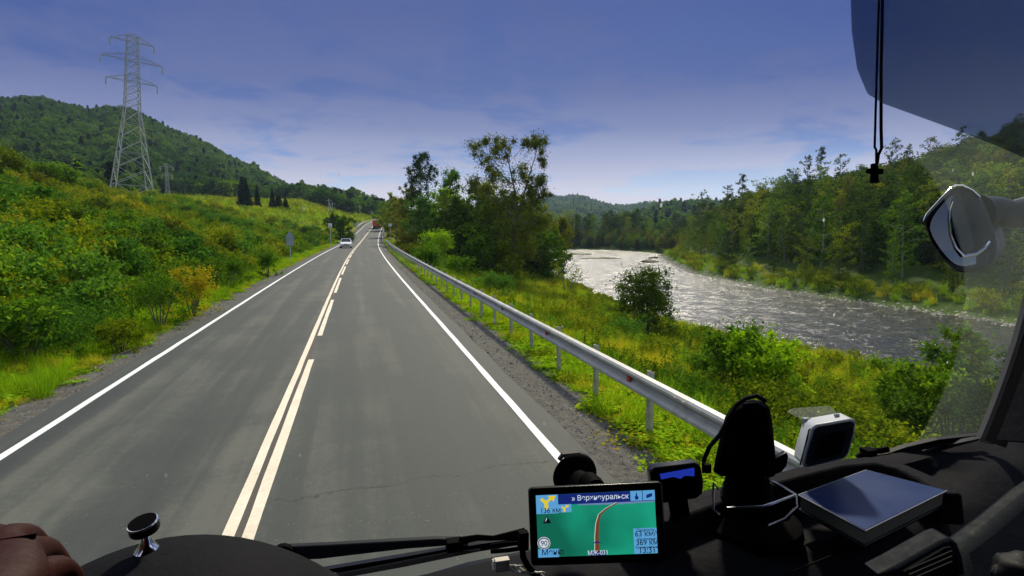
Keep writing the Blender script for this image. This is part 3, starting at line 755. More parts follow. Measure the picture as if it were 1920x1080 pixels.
def pole(px, D, ytop, label, grp=None, second=False, brace=False):
    x, y = xyD(px, D); z0 = gz(x, y); h = 2.8+(430-ytop)/F*D - z0
    r = empty('utility_pole', (x, y, z0), R(10)); tag(r, label, 'pole', grp)
    MB().tube([(0, 0, -0.5), (0, 0, h)], [0.20, 0.13], 8).build('shaft', WOOD, r)
    MB().box((0, 0, h-0.7), (2.2, 0.12, 0.14)).box((0, 0, h-0.2), (0.5, 0.1, 0.1)).build('cross_arm', WOOD, r)
    if brace: MB().tube([(1.6, 0, -0.4), (0.12, 0, h*0.75)], 0.12, 6).build('brace', WOOD, r)
    for s in (-0.95, 0.95, 0): MB().lathe([(0.05, 0), (0.09, 0.08), (0.05, 0.2)], (s, 0, h-0.62 if s else h), 6).build('insulator', STEEL, r)
    return (x, y, z0+h-0.5)
pa = pole(620, 235, 374, 'utility pole in a pair left of the bend, the taller one', brace=True)
pb = pole(626, 262, 380, 'utility pole close behind the taller one left of the bend')
pc = pole(677, 300, 386, 'slim utility pole beyond the bend, left one of the close pair')
pd = pole(682, 320, 388, 'slim utility pole beyond the bend, right one of the close pair')
pe = pole(699, 300, 396, 'pale utility pole rising behind the red lorry')
# ------------------------------------------------------------------ road signs
SIGNB = pmat('sign_back_metal', (0.30, 0.36, 0.42), 0.5, 0.3, nscale=2, namt=0.2)
SIGNW = pmat('sign_face_white', (0.78, 0.80, 0.78), 0.45)
SIGNP = pmat('sign_post_grey', (0.45, 0.45, 0.42), 0.6)
SIGNBL = pmat('sign_blue', (0.05, 0.14, 0.35), 0.45)
SIGNY = pmat('sign_yellow', (0.75, 0.70, 0.25), 0.45)
def sign_base(px, D, label):
    x, y = xyD(px, D); z = gz(x, y); r = empty('road_sign', (x, y, z)); tag(r, label, 'road sign'); return r, z
r, z = sign_base(545, 53, 'grey backed road sign with a triangle over a panel on the left verge')
T = 2.8-(432-430)/F*53-z
MB().tube([(0, 0.05, -0.3), (0, 0.05, T-0.1)], 0.04, 8).build('post', SIGNP, r)
MB().prism([(-0.42, 0, T-0.72), (0.42, 0, T-0.72), (0, 0, T)], (0, 0.02, 0)).build('triangle_plate', SIGNB, r)
MB().box((0, 0.01, T-1.05), (0.62, 0.02, 0.60)).build('rectangular_plate', SIGNB, r)
r, z = sign_base(621, 92, 'small pale square sign on a thin post farther along the left verge')
T = 2.8+(430-419)/F*92-z
MB().tube([(0, 0.04, -0.3), (0, 0.04, T)], 0.045, 8).build('post', SIGNP, r)
MB().box((0, 0, T-0.28), (0.52, 0.02, 0.56)).build('plate', SIGNW, r, bevel=0.005)
MB().prism([(-0.12, -0.012, T-0.48), (0.12, -0.012, T-0.48), (0.12, -0.012, T-0.36), (-0.12, -0.012, T-0.30)], (0, -0.004, 0)).build('symbol', SIGNBL, r)
r, z = sign_base(733, 118, 'pale rectangular sign on a post under the trees right of the bend')
T = 2.8+(430-419)/F*118-z
MB().tube([(0, 0.04, -0.3), (0, 0.04, T)], 0.05, 8).build('post', SIGNP, r)
MB().box((0, 0, T-0.32), (0.72, 0.02, 0.66)).build('plate', SIGNB, r)
MB().box((0, -0.014, T-0.32), (0.62, 0.006, 0.56)).build('face', SIGNW, r)
r, z = sign_base(683, 215, 'small pale yellow sign standing at the far left of the bend')
T = 2.8+(430-411)/F*215-z
MB().tube([(0, 0.04, -0.3), (0, 0.04, T)], 0.06, 6).build('post', SIGNP, r)
MB().box((0, 0, T-0.5), (0.9, 0.03, 1.0)).build('plate', SIGNY, r)
x, y = xyD(671, 215); z = gz(x, y)
r = empty('bus_shelter', (x, y, z)); tag(r, 'low pale roadside shelter with a dark roof far left of the bend', 'shelter')
T = max(2.8+(430-412)/F*215-z, 1.8)
MB().box((0, 0.3, T*0.30), (2.2, 0.15, T*0.55)).build('wall', SIGNW, r)
MB().box((-0.9, 0, T*0.75), (1.5, 1.6, T*0.35)).build('roof', pmat('shelter_dark', (0.03, 0.035, 0.03), 0.8), r)

# ------------------------------------------------------------------ vehicles
TYRE = pmat('tyre_rubber', (0.02, 0.02, 0.02), 0.9); GLASSD = pmat('dark_window', (0.015, 0.02, 0.025), 0.08); RIM = pmat('wheel_rim', (0.4, 0.4, 0.42), 0.3, 0.8)
LAMP = pmat('headlight_lens', (0.75, 0.78, 0.8), 0.12); TAIL = pmat('tail_light', (0.5, 0.01, 0.01), 0.2); PLATE = pmat('number_plate', (0.7, 0.7, 0.68), 0.5); BLACKP = pmat('black_plastic', (0.02, 0.02, 0.022), 0.55)
def wheel(root, x, y, r, w_=0.2):
    M = Matrix.Rotation(R(90), 3, 'Y')
    wh = MB().lathe([(r*0.7, -w_/2), (r*0.95, -w_/2), (r, -w_/2+0.03), (r, w_/2-0.03), (r*0.95, w_/2), (r*0.7, w_/2)], (x, y, r), 20, M).build('wheel', TYRE, root, smooth=True)
    MB().lathe([(r*0.12, -w_*0.52), (r*0.62, -w_*0.50), (r*0.68, -w_*0.38), (r*0.68, w_*0.38), (r*0.62, w_*0.50), (r*0.12, w_*0.52)], (x, y, r), 14, M).build('rim', RIM, wh, smooth=True)
def loft(sections):
    """sections: list of closed rings (same count)"""
    V = [p for s in sections for p in s]; n = len(sections[0]); Ff = []
    for i in range(len(sections)-1):
        for k in range(n): a = i*n+k; b = i*n+(k+1) % n; Ff.append((a, b, b+n, a+n))
    Ff.append(tuple(range(n-1, -1, -1))); Ff.append(tuple(range((len(sections)-1)*n, len(sections)*n)))
    return V, Ff
def car_sec(y, hw, z0, z1, tap):
    return [(-hw, y, z0), (-hw*1.02, y, (z0+z1)/2), (-hw*tap, y, z1), (0, y, z1+0.015), (hw*tap, y, z1), (hw*1.02, y, (z0+z1)/2), (hw, y, z0), (0, y, z0)]
def sedan(loc, rz, paint, label):
    """front faces -Y local"""
    r = empty('oncoming_car', loc, rz); tag(r, label, 'car')
    S = [car_sec(-2.12, 0.68, 0.34, 0.62, 0.9), car_sec(-2.0, 0.80, 0.24, 0.72, 0.92), car_sec(-1.5, 0.84, 0.22, 0.82, 0.93), car_sec(-0.85, 0.85, 0.22, 0.92, 0.94), car_sec(0.9, 0.85, 0.22, 0.94, 0.94), car_sec(1.6, 0.84, 0.22, 0.93, 0.92), car_sec(2.05, 0.78, 0.28, 0.86, 0.88), car_sec(2.14, 0.70, 0.38, 0.78, 0.88)]
    MB().add(*loft(S)).build('body', paint, r, bevel=0.03)
    G = [[(-0.78*a, y, z) if k == 0 else (0.78*a, y, z) for k in (0, 1)] for a, y, z in ((1, -0.95, 0.90), (0.80, -0.25, 1.36))]
    top = [(-0.60, -0.2, 1.38), (0.60, -0.2, 1.38), (0.58, 0.75, 1.38), (-0.58, 0.75, 1.38)]
    bot = [(-0.77, -0.92, 0.91), (0.77, -0.92, 0.91), (0.77, 1.45, 0.93), (-0.77, 1.45, 0.93)]
    MB().add(bot+top, [(0, 1, 5, 4), (1, 2, 6, 5), (2, 3, 7, 6), (3, 0, 4, 7), (4, 5, 6, 7)]).build('cabin_glass', GLASSD, r)
    MB().box((0, 0.27, 1.395), (1.20, 1.0, 0.05)).build('roof', paint, r, bevel=0.02)
    mb = MB()
    for s in (-1, 1):
        mb.tube([(s*0.775, -0.92, 0.92), (s*0.60, -0.2, 1.385)], 0.035, 6); mb.tube([(s*0.775, 1.45, 0.93), (s*0.58, 0.76, 1.385)], 0.045, 6); mb.tube([(s*0.775, 0.3, 0.93), (s*0.60, 0.28, 1.385)], 0.03, 6)
    mb.build('window_pillars', paint, r)
    for s in (-1, 1):
        MB().box((s*0.56, -2.07, 0.60), (0.30, 0.10, 0.15)).build('headlight', LAMP, r, bevel=0.03)
        MB().box((s*0.92, -0.72, 0.98), (0.16, 0.10, 0.12)).build('wing_mirror', paint, r, bevel=0.03)
    MB().box((0, -2.115, 0.58), (0.55, 0.05, 0.12)).build('grille', BLACKP, r); MB().box((0, -2.09, 0.36), (1.1, 0.08, 0.14)).build('lower_grille', BLACKP, r)
    MB().box((0, -2.15, 0.44), (0.48, 0.02, 0.10)).build('number_plate', PLATE, r)
    for s in (-1, 1):
        for y in (-1.32, 1.30): wheel(r, s*0.76, y, 0.30)
    return r
CARW = pmat('white_car_paint', (0.92, 0.93, 0.92), 0.3, coat=0.6)
yc = 93.0; sedan((float(cxr(yc))-2.55, yc, float(zr(yc))+0.005), R(-0.5), CARW, 'white saloon car coming towards the camera in the left lane')
RED = pmat('red_lorry_paint', (0.85, 0.03, 0.03), 0.4, coat=0.4); LW = pmat('lorry_white', (0.72, 0.72, 0.70), 0.5)
yt = 205.0; r = empty('red_lorry', (float(cxr(yt))+0.65, yt, float(zr(yt))), R(-4.5)); tag(r, 'red tipper lorry with a white top driving away at the bend', 'lorry')
MB().add([(-1.2, 0, 0.95), (1.2, 0, 0.95), (1.2, 7, 0.95), (-1.2, 7, 0.95), (-1.25, -0.15, 2.9), (1.25, -0.15, 2.9), (1.25, 7.1, 2.9), (-1.25, 7.1, 2.9)], [(3, 2, 1, 0), (4, 5, 6, 7), (0, 1, 5, 4), (1, 2, 6, 5), (2, 3, 7, 6), (3, 0, 4, 7)]).build('tipper_body', RED, r, bevel=0.05)
mb = MB()
for k in range(-2, 3): mb.box((k*0.5, -0.12, 1.95), (0.07, 0.06, 1.8))
mb.build('tailgate_ribs', RED, r)
MB().prism([(-1.22, 0, 2.92), (1.22, 0, 2.92), (0.9, 0, 3.22), (-0.9, 0, 3.22)], (0, 6.9, 0)).build('tarpaulin', LW, r)
MB().box((0, 8.3, 1.95), (2.4, 1.9, 2.3)).build('cab', RED, r, bevel=0.12)
MB().box((0, 4.2, 0.78), (0.9, 9.4, 0.22)).build('chassis', BLACKP, r); MB().box((0, -0.1, 0.62), (2.3, 0.12, 0.18)).build('rear_bumper', BLACKP, r)
for s in (-1, 1):
    MB().box((s*0.92, -0.18, 0.72), (0.36, 0.05, 0.13)).build('tail_light', TAIL, r)
    for y in (1.0, 2.4, 8.0): wheel(r, s*1.0, y, 0.5, 0.32)
yv = 238.0; v2 = empty('white_van', (float(cxr(yv))+2.0, yv, float(zr(yv))), R(-6)); tag(v2, 'white van half hidden ahead of the red lorry at the bend', 'van')
MB().add(*loft([[(-1.0, y, 0.4), (-1.05, y, 1.4), (-0.9*k, y, h), (0.9*k, y, h), (1.05, y, 1.4), (1.0, y, 0.4)] for y, h, k in ((0, 2.5, 1), (4.2, 2.5, 1), (5.0, 1.5, 1), (5.5, 1.2, 1))])).build('body', LW, v2, bevel=0.06)
MB().box((0, -0.02, 1.8), (1.5, 0.05, 0.7)).build('rear_window', GLASSD, v2)
for s in (-1, 1):
    MB().box((s*0.92, -0.03, 1.0), (0.14, 0.06, 0.4)).build('tail_light', TAIL, v2)
    for y in (0.9, 4.2): wheel(v2, s*0.9, y, 0.36, 0.24)
# ------------------------------------------------------------------ trees by the road on the right
def base_at(px, D): x, y = xyD(px, D); return x, y, gz(x, y)
def htop(px, py, D, z0): return 2.8+(430-py)/F*D - z0
def rtree(px, D, ytop, seed, shape, cr, lo, leaves, leaf, lmat, bmat, name, label, grp=None, **kw):
    leaves = int(leaves*1.7); leaf *= 1.2
    x, y, z = base_at(px, D); h = htop(px, ytop, D, z)
    ms = tree_meshes(seed, h, cr, lo, leaves, leaf, lmat, bmat, shape, **kw)
    return tree_obj(name, ms, (x, y, z), label, 'tree', grp)
L_HERO = leafmat('leaf_aspen', [(0.15, (0.020, 0.032, 0.006)), (0.5, (0.065, 0.095, 0.012)), (0.85, (0.17, 0.19, 0.02))], trans=0.3)
# hero aspen: dark fork and airy crown
x, y, z = base_at(960, 68); h = htop(975, 262, 68, z)
rg = np.random.default_rng(77); mb = MB(); u = 68/F
def hp(px, py, dy=0.0):
    """point over the hero tree's base, in its own frame"""
    return np.array([(px-960)*u, dy, (430-py)*u+2.8-z])
mb.tube([(0, 0, -0.4), hp(962, 470), hp(966, 430), hp(968, 412)], [0.26, 0.21, 0.18, 0.16], 10)
mb.tube([hp(966, 432), hp(958, 402, .3), hp(936, 382, .8), hp(905, 356, 1.6)], [0.15, 0.11, 0.08, 0.03], 7)
mb.tube([hp(968, 414), hp(966, 385, -.3), hp(963, 350, -.4), hp(952, 300, -.6), hp(945, 268, -.8)], [0.13, 0.11, 0.085, 0.05, 0.015], 7)
mb.tube([hp(968, 412), hp(978, 380, .4), hp(988, 345, .8), hp(1000, 305, 1.0), hp(1010, 272, 1.1)], [0.12, 0.10, 0.08, 0.05, 0.015], 7)
mb.tube([hp(968, 422), hp(990, 418, -.8), hp(1012, 405, -1.4), hp(1030, 385, -1.8)], [0.09, 0.07, 0.05, 0.02], 6)
mb.tube([hp(963, 350, -.4), hp(935, 325, -1.0), hp(905, 285, -1.5)], [0.07, 0.05, 0.015], 6)
mb.tube([hp(978, 380, .4), hp(1005, 362, 1.2), hp(1022, 340, 1.8)], [0.06, 0.04, 0.012], 6)
mb.tube([hp(968, 425), hp(990, 432, .8), hp(1010, 445, 1.8)], [0.06, 0.04, 0.012], 6)
cs = []; rs = []
def cl(px, py, r_, n=1, sx=10, sy=10):
    for _ in range(n): cs.append(hp(px+rg.uniform(-sx, sx), py+rg.uniform(-sy, sy), rg.normal(0, 1.3))); rs.append(r_*rg.uniform(0.7, 1.25))
for px_, py_, r_, n_, sx_, sy_ in ((895, 285, .55, 6, 12, 14), (922, 268, .5, 6, 14, 6), (955, 272, .5, 5, 12, 6), (905, 310, .5, 6, 16, 14), (940, 300, .6, 8, 16, 16), (985, 270, .5, 8, 16, 8), (1010, 275, .5, 8, 12, 14), (1015, 305, .45, 4, 8, 10), (900, 345, .7, 10, 20, 14), (945, 340, .8, 12, 22, 16), (985, 330, .6, 6, 16, 14), (1002, 345, .7, 10, 16, 12), (1018, 335, .4, 4, 8, 6), (1000, 372, .7, 10, 18, 10), (1028, 362, .4, 4, 8, 8), (950, 372, .9, 10, 22, 12), (990, 400, .9, 8, 22, 12), (925, 395, .9, 8, 16, 14), (945, 425, 1.0, 10, 22, 14), (985, 440, 1.0, 12, 24, 16), (1010, 425, .8, 6, 14, 12), (940, 465, 1.0, 8, 18, 12), (985, 470, .9, 7, 20, 10)):
    cl(px_, py_, r_, n_, sx_, sy_)
for c_ in cs[::3]:
    j = np.array([c_[0]*0.45+rg.normal(0, .4), c_[1]*0.4, max(c_[2]-1.6, 3)]); mb.tube([j, (j+c_)/2+np.array([0, 0, .15]), c_], [0.035, 0.02, 0.006], 4, cap=False)
C = clumpy(rg, cs, [r_*1.45 for r_ in rs], 210, 1.1)
tm = bpy.data.meshes.new('trunk'); tm.from_pydata(mb.v, [], mb.f); tm.materials.append(BARK)
hero = tree_obj('aspen_tree', (tm, leafmesh('crown', C, 0.20, rg, L_HERO, up=0.1)), (x, y, z), 'tallest tree by the river, a forked dark trunk under an airy see-through crown', 'tree', rz=-YAW)
rtree(792, 112, 286, 5, 'round', 4.0, 0.25, 8200, 0.26, L_DARK, BARK_P, 'birch_tree', 'tall dark birch with drooping tips, leftmost high crown beside the road', droop=0.8, limbs=22, gap=0.9, sparse=0.2)
rtree(852, 100, 312, 6, 'round', 2.9, 0.30, 5600, 0.26, L_GREEN, BARK, 'birch_tree', 'slim birch whose tip rises between the dark birch and the tallest aspen', droop=0.5, limbs=18, sparse=0.3)
rtree(893, 90, 335, 16, 'column', 1.9, 0.25, 2600, 0.26, L_DARK, BARK, 'alder_tree', 'narrow dark tree close to the left of the forked aspen', limbs=16)
rtree(798, 84, 368, 8, 'round', 2.6, 0.12, 6500, 0.24, L_TEAL, BARK_P, 'rowan_tree', 'cool green round tree below the tall dark birch', limbs=22)
rtree(866, 78, 372, 9, 'round', 3.5, 0.08, 9000, 0.26, L_DARK, BARK, 'alder_tree', 'broad dark green alder filling the middle of the roadside grove', limbs=26)
rtree(838, 92, 350, 10, 'round', 3.8, 0.12, 9500, 0.26, L_GREEN, BARK, 'alder_tree', 'mid green alder behind the broad dark one', limbs=22)
rtree(915, 76, 378, 11, 'round', 3.2, 0.06, 8500, 0.26, L_DARK, BARK, 'alder_tree', 'dark alder left of the forked trunk, its crown reaching the ground', limbs=26)
rtree(880, 70, 420, 26, 'round', 2.6, 0.02, 7000, 0.24, L_DARK, BARK, 'alder_tree', 'low dark alder at the front edge of the grove', limbs=24)
rtree(1003, 80, 400, 12, 'round', 3.4, 0.08, 9500, 0.25, L_OLIVE, BARK, 'willow_tree', 'olive yellow willow right of the forked aspen at the water', limbs=22)
rtree(1040, 96, 405, 13, 'round', 3.2, 0.10, 6500, 0.26, L_BROWN, BARK, 'willow_tree', 'thin brownish willow leaning out over the river edge', limbs=16, sparse=0.3, lean=0.35)
rtree(745, 150, 372, 14, 'round', 4.2, 0.08, 6500, 0.34, L_OLIVE, BARK, 'birch_tree', 'light olive birch nearest to the bend on the right', limbs=22)
rtree(727, 190, 386, 15, 'round', 4.0, 0.10, 4500, 0.4, L_GREEN, BARK, 'birch_tree', 'small distant birch right behind the far guardrail', limbs=18)
rtree(772, 128, 350, 17, 'round', 4.0, 0.08, 6500, 0.3, L_BROWN, BARK, 'birch_tree', 'brownish thin crowned birch between the bend and the tall dark birch', limbs=22)
rtree(815, 100, 385, 18, 'round', 3.6, 0.05, 6500, 0.28, L_DARK, BARK, 'alder_tree', 'shaded alder behind the cool green tree', limbs=22)
rtree(905, 96, 342, 19, 'round', 4.2, 0.12, 9500, 0.28, L_OLIVE, BARK, 'alder_tree', 'olive crowned alder seen through the gaps left of the forked aspen', limbs=22)
rtree(955, 90, 368, 27, 'round', 4.2, 0.06, 10500, 0.28, L_DARK, BARK, 'alder_tree', 'dark alder directly behind the forked trunk', limbs=22)
rtree(985, 88, 372, 28, 'round', 3.8, 0.08, 8500, 0.27, L_OLIVE, BARK, 'alder_tree', 'olive alder filling the gap right behind the forked trunk', limbs=22)
rtree(1018, 75, 432, 29, 'round', 2.8, 0.03, 6500, 0.25, L_GREEN, BARK, 'willow_tree', 'low green willow at the water right of the forked trunk', limbs=20)
rtree(905, 67, 440, 24, 'round', 2.6, 0.02, 6500, 0.24, L_GREEN, BARK, 'alder_tree', 'low mid green alder at the very front of the grove', limbs=20)
rtree(940, 66, 455, 25, 'round', 2.2, 0.02, 5500, 0.24, L_OLIVE, BARK, 'alder_tree', 'small olive alder touching the left side of the forked trunk', limbs=20)
def rshrub(px, D, ytop, wpx, seed, n, leaf, mat, name, label, bpx=None, cat='shrub', **kw):
    x, y, z = base_at(px, D); h = htop(px, ytop, D, z); rr_ = wpx/2/F*D
    sm, fm = shrub_mesh(seed, h, rr_, n, leaf, mat, **kw)
    r = empty(name, (x, y, z), 0); tag(r, label, cat)
    link(bpy.data.objects.new('stems', sm), r); link(bpy.data.objects.new('foliage', fm), r); return r
rshrub(822, 61, 432, 80, 31, 6500, 0.19, L_LIME, 'bright_bush', 'bright green round bush in front of the dark grove', stems=12, nclump=46)
rshrub(800, 52, 462, 75, 32, 4500, 0.17, L_GREEN, 'bush', 'green bush spilling down beside the bright round one', stems=10, nclump=36)
rshrub(762, 80, 437, 50, 33, 3500, 0.2, L_BROWN, 'bush', 'reddish brown bush left of the bright round bush', stems=10, nclump=30)
rshrub(775, 66, 458, 55, 34, 3500, 0.18, L_BROWN, 'bush', 'brown olive bush just behind the guardrail near the bend', nclump=30)
rshrub(860, 50, 482, 80, 35, 4500, 0.15, L_GREEN, 'bush', 'low green bush at the foot of the dark grove', nclump=36)
rshrub(925, 41, 512, 90, 36, 5000, 0.12, L_TEAL, 'bush', 'cool green bush in front of the forked trunk', nclump=36)
rshrub(1065, 62, 488, 75, 37, 700, 0.17, L_OLIVE, 'river_sapling', 'thin see-through sapling against the bright river', stems=9, nclump=8, clump=0.2)
rshrub(1100, 44, 545, 60, 38, 900, 0.14, L_OLIVE, 'river_sapling', 'small leafy sapling left of the big river bush', stems=7, nclump=8, clump=0.22)
rshrub(1210, 36, 497, 140, 39, 17000, 0.14, L_DARK, 'river_bush', 'big dark green bush standing before the river', stems=18, nclump=90, clump=0.27)
rshrub(1180, 30, 600, 110, 40, 4500, 0.10, L_TEAL, 'bush', 'lower cool green bush at the foot of the big river bush', nclump=36)
rshrub(1060, 30, 590, 90, 41, 4000, 0.10, L_GREEN, 'bush', 'green bush behind the middle of the guardrail', nclump=30)
rshrub(1390, 17.5, 600, 150, 42, 4200, 0.13, L_GREEN, 'young_shrub', 'young shrub with pale top leaves standing behind the black dash device', stems=11, nclump=24, clump=0.26)
rshrub(1455, 16.5, 632, 160, 43, 4600, 0.13, L_LIME, 'young_shrub', 'light green leafy shrub right of the pale topped one', stems=10, nclump=26, clump=0.26)
rshrub(1335, 19, 655, 130, 44, 3800, 0.12, L_GREEN, 'young_shrub', 'low green shrub left of the pale topped one', stems=9, nclump=20)
rshrub(1505, 20, 655, 100, 47, 2200, 0.09, L_OLIVE, 'young_shrub', 'olive shrub at the river edge above the white device', stems=9, nclump=16)
rshrub(1740, 15.0, 668, 190, 45, 10500, 0.12, L_GREEN, 'roadside_bush', 'leafy green bush above the right wiper', stems=12, nclump=46, clump=0.22)
rshrub(1815, 15.5, 600, 190, 46, 13000, 0.12, L_GREEN, 'roadside_bush', 'tall dark leafy bush beside the right window pillar', stems=12, nclump=52, clump=0.22)
rshrub(1900, 13.5, 640, 170, 48, 4500, 0.085, L_DARK, 'roadside_bush', 'dark bush seen through the dirty glass at the far right', stems=12, nclump=40, clump=0.22)
# ------------------------------------------------------------------ left hillside: single shrubs and trees
rshrub(355, 19.5, 496, 110, 51, 5200, 0.065, L_ORANGE, 'orange_bush', 'orange yellow bush at the foot of the left slope', stems=12, nclump=46)
rshrub(292, 17.5, 512, 150, 52, 6500, 0.06, L_GREEN, 'bush', 'rounded green bush left of the orange one', nclump=50)
rshrub(82, 38, 345, 80, 53, 5200, 0.16, L_TEAL, 'bush', 'dark upright bush on the slope below the left hill', nclump=40)
rshrub(40, 13.5, 560, 210, 54, 9000, 0.06, L_TEAL, 'bush', 'large cool green bush at the left edge of the view', nclump=70)
rshrub(150, 15, 575, 170, 55, 7000, 0.06, L_TEAL, 'bush', 'cool green bush right of the large one at the left edge', nclump=54)
rshrub(215, 14, 600, 110, 58, 4500, 0.055, L_OLIVE, 'bush', 'small olive bush by the verge left of the rounded green one', nclump=36)
rshrub(500, 36, 470, 60, 56, 3500, 0.1, L_GREEN, 'bush', 'green bush behind the grey backed road sign', nclump=30)
rshrub(430, 30, 480, 90, 57, 4500, 0.09, L_GREEN, 'bush', 'green bush on the slope right of the orange one', nclump=36)
for k, (px, D, yt, w_, mt, lab) in enumerate(((20, 66, 284, 95, L_OLIVE, 'olive tree clump on the crest at the very left'), (95, 74, 308, 75, L_GREEN, 'bright green tree clump on the crest left of the pylon'), (130, 78, 312, 70, L_GREEN, 'second green tree clump on the crest left of the pylon'), (175, 92, 338, 60, L_OLIVE, 'small olive tree clump at the foot of the pylon'), (330, 120, 372, 60, L_GREEN, 'dark green bush clump right of the pylon'), (300, 95, 378, 50, L_OLIVE, 'olive bush clump under the small pylon'))):
    rshrub(px, D, yt, w_, 60+k, 4200, 0.3, mt, 'crest_trees', lab, cat='tree clump', nclump=40, stems=12)
for k, (px, D, yt, yb, w_, lab) in enumerate(((459, 170, 332, 0, 1.7, 'tallest pointed spruce of the left meadow, left of a close pair'), (467, 172, 334, 0, 1.9, 'pointed spruce standing right against the tallest one'), (487, 185, 347, 0, 1.3, 'slim spruce alone to the right of the close pair'), (515, 190, 355, 0, 1.5, 'slim spruce, leftmost of the middle three'), (524, 196, 366, 0, 1.7, 'shorter spruce in the middle of three'), (528, 200, 378, 0, 2.0, 'dark low spruce at the front of the middle three'), (539, 196, 370, 0, 1.9, 'pointed spruce, rightmost on the left meadow'))):
    x, y, z = base_at(px, D); h = max(htop(px, yt, D, z), 5)
    tree_obj('spruce_tree', spruce_meshes(80+k, h, w_), (x, y, z), lab, 'spruce')
rtree(640-14, 175, 405, 91, 'round', 2.6, 0.05, 3500, 0.34, L_DARK, BARK, 'meadow_tree', 'round dark tree right of the pale meadow clearing')
rtree(648, 120, 405, 92, 'round', 2.4, 0.02, 3500, 0.28, L_GREEN, BARK, 'meadow_tree', 'small green tree by the left verge behind the white car')
SBM = [shrub_mesh(700+k, 2.0, 1.15, 2600, 0.13, mt, nclump=34, stems=9) for k, mt in enumerate((L_GREEN, L_TEAL, L_OLIVE, L_DARK, L_LIME, L_BROWN))]
SBL = ['mid green bush among the weeds of the left slope', 'cool green bush among the weeds of the left slope', 'olive bush among the weeds of the left slope', 'dark bush among the weeds of the left slope', 'light lime bush among the weeds of the left slope', 'rusty brown bush among the weeds of the left slope']
rg = np.random.default_rng(123)
for k in range(150):
    d = -rg.uniform(9, 42); y = 7+120*rg.uniform()**1.5; x = d+float(cxr(y))
    if not bool(in_view(x, y)): continue
    D = x*math.sin(YAW)+y*math.cos(YAW); px = 960+F*(x*math.cos(YAW)-y*math.sin(YAW))/D
    j = int(rg.choice(6, p=[.25, .22, .2, .13, .12, .08])); s = rg.uniform(0.6, 1.25)*(0.75 if 150 < px < 420 and D > 70 else 1)
    r = empty('slope_bush', (x, y, gz(x, y)), rg.uniform(0, 6.28)); r.scale = (s*rg.uniform(.9, 1.3), s, s*rg.uniform(0.8, 1.2)); tag(r, SBL[j], 'shrub', 'bushes scattered over the left slope: '+SBL[j].split(' bush')[0])
    link(bpy.data.objects.new('stems', SBM[j][0]), r); link(bpy.data.objects.new('foliage', SBM[j][1]), r)
# ------------------------------------------------------------------ far bank trees (each a thing)
FB = [('aspen', 'round', 2.9, 0.18, 3400, 0.36, L_GREEN, BARK_P), ('alder', 'round', 3.4, 0.08, 4200, 0.36, L_DARK, BARK), ('poplar', 'column', 1.7, 0.15, 2800, 0.34, L_OLIVE, BARK_P), ('birch', 'round', 2.5, 0.25, 2600, 0.34, L_BROWN, BARK_P), ('willow', 'vase', 3.2, 0.05, 3800, 0.36, L_OLIVE, BARK), ('sparse', 'column', 1.5, 0.35, 1100, 0.34, L_DARK, BARK)]
FBM = [tree_meshes(200+k, 15, a[2], a[3], a[4], a[5], a[6], a[7], a[1], limbs=20, droop=0.6 if k == 3 else 0.0, sparse=0.3 if k == 5 else 0) for k, a in enumerate(FB)]
FBM2 = [tree_meshes(300+k, 15, a[2]*1.1, a[3], a[4], a[5], a[6], a[7], a[1], limbs=18, lean=0.15) for k, a in enumerate(FB[:5])]
FBL = ['green aspen standing in the riverside wood on the far bank', 'dark dense alder in the riverside wood on the far bank', 'olive narrow poplar in the riverside wood on the far bank', 'brownish drooping birch in the riverside wood on the far bank', 'olive spreading willow in the riverside wood on the far bank', 'thin tall tree poking above the far bank wood']
rg = np.random.default_rng(99); cnt = 0
for row, (off, prob) in enumerate(((7, 1), (12, 1), (18, 1), (26, 0.9), (35, 0.8))):
    y = 34.0+row*2
    while y < 262:
        x = float(fbank(y))+off+rg.uniform(-2, 2)
        if y < 120: h = rg.uniform(8.5, 12.5)
        else: h = rg.uniform(8, 12)
        if row == 0: h *= 0.72
        k = int(rg.choice(5, p=[0.28, 0.24, 0.16, 0.16, 0.16])); ms = FBM[k] if rg.uniform() < 0.5 else FBM2[k]
        if bool(in_view(x, y, 0.1)) and rg.uniform() < prob:
            D = x*math.sin(YAW)+y*math.cos(YAW); px = 960+F*(x*math.cos(YAW)-y*math.sin(YAW))/D
            z = gz(x, y); s = h/15
            tree_obj('riverside_tree', ms, (x, y, z), FBL[k], 'tree', 'trees of the far bank wood: '+FB[k][0], s=s*rg.uniform(0.95, 1.25), rz=rg.uniform(0, 6.28), sz=s); cnt += 1
        y += rg.uniform(4.0, 6.0)*(1+y/150)
print('far bank trees', cnt)
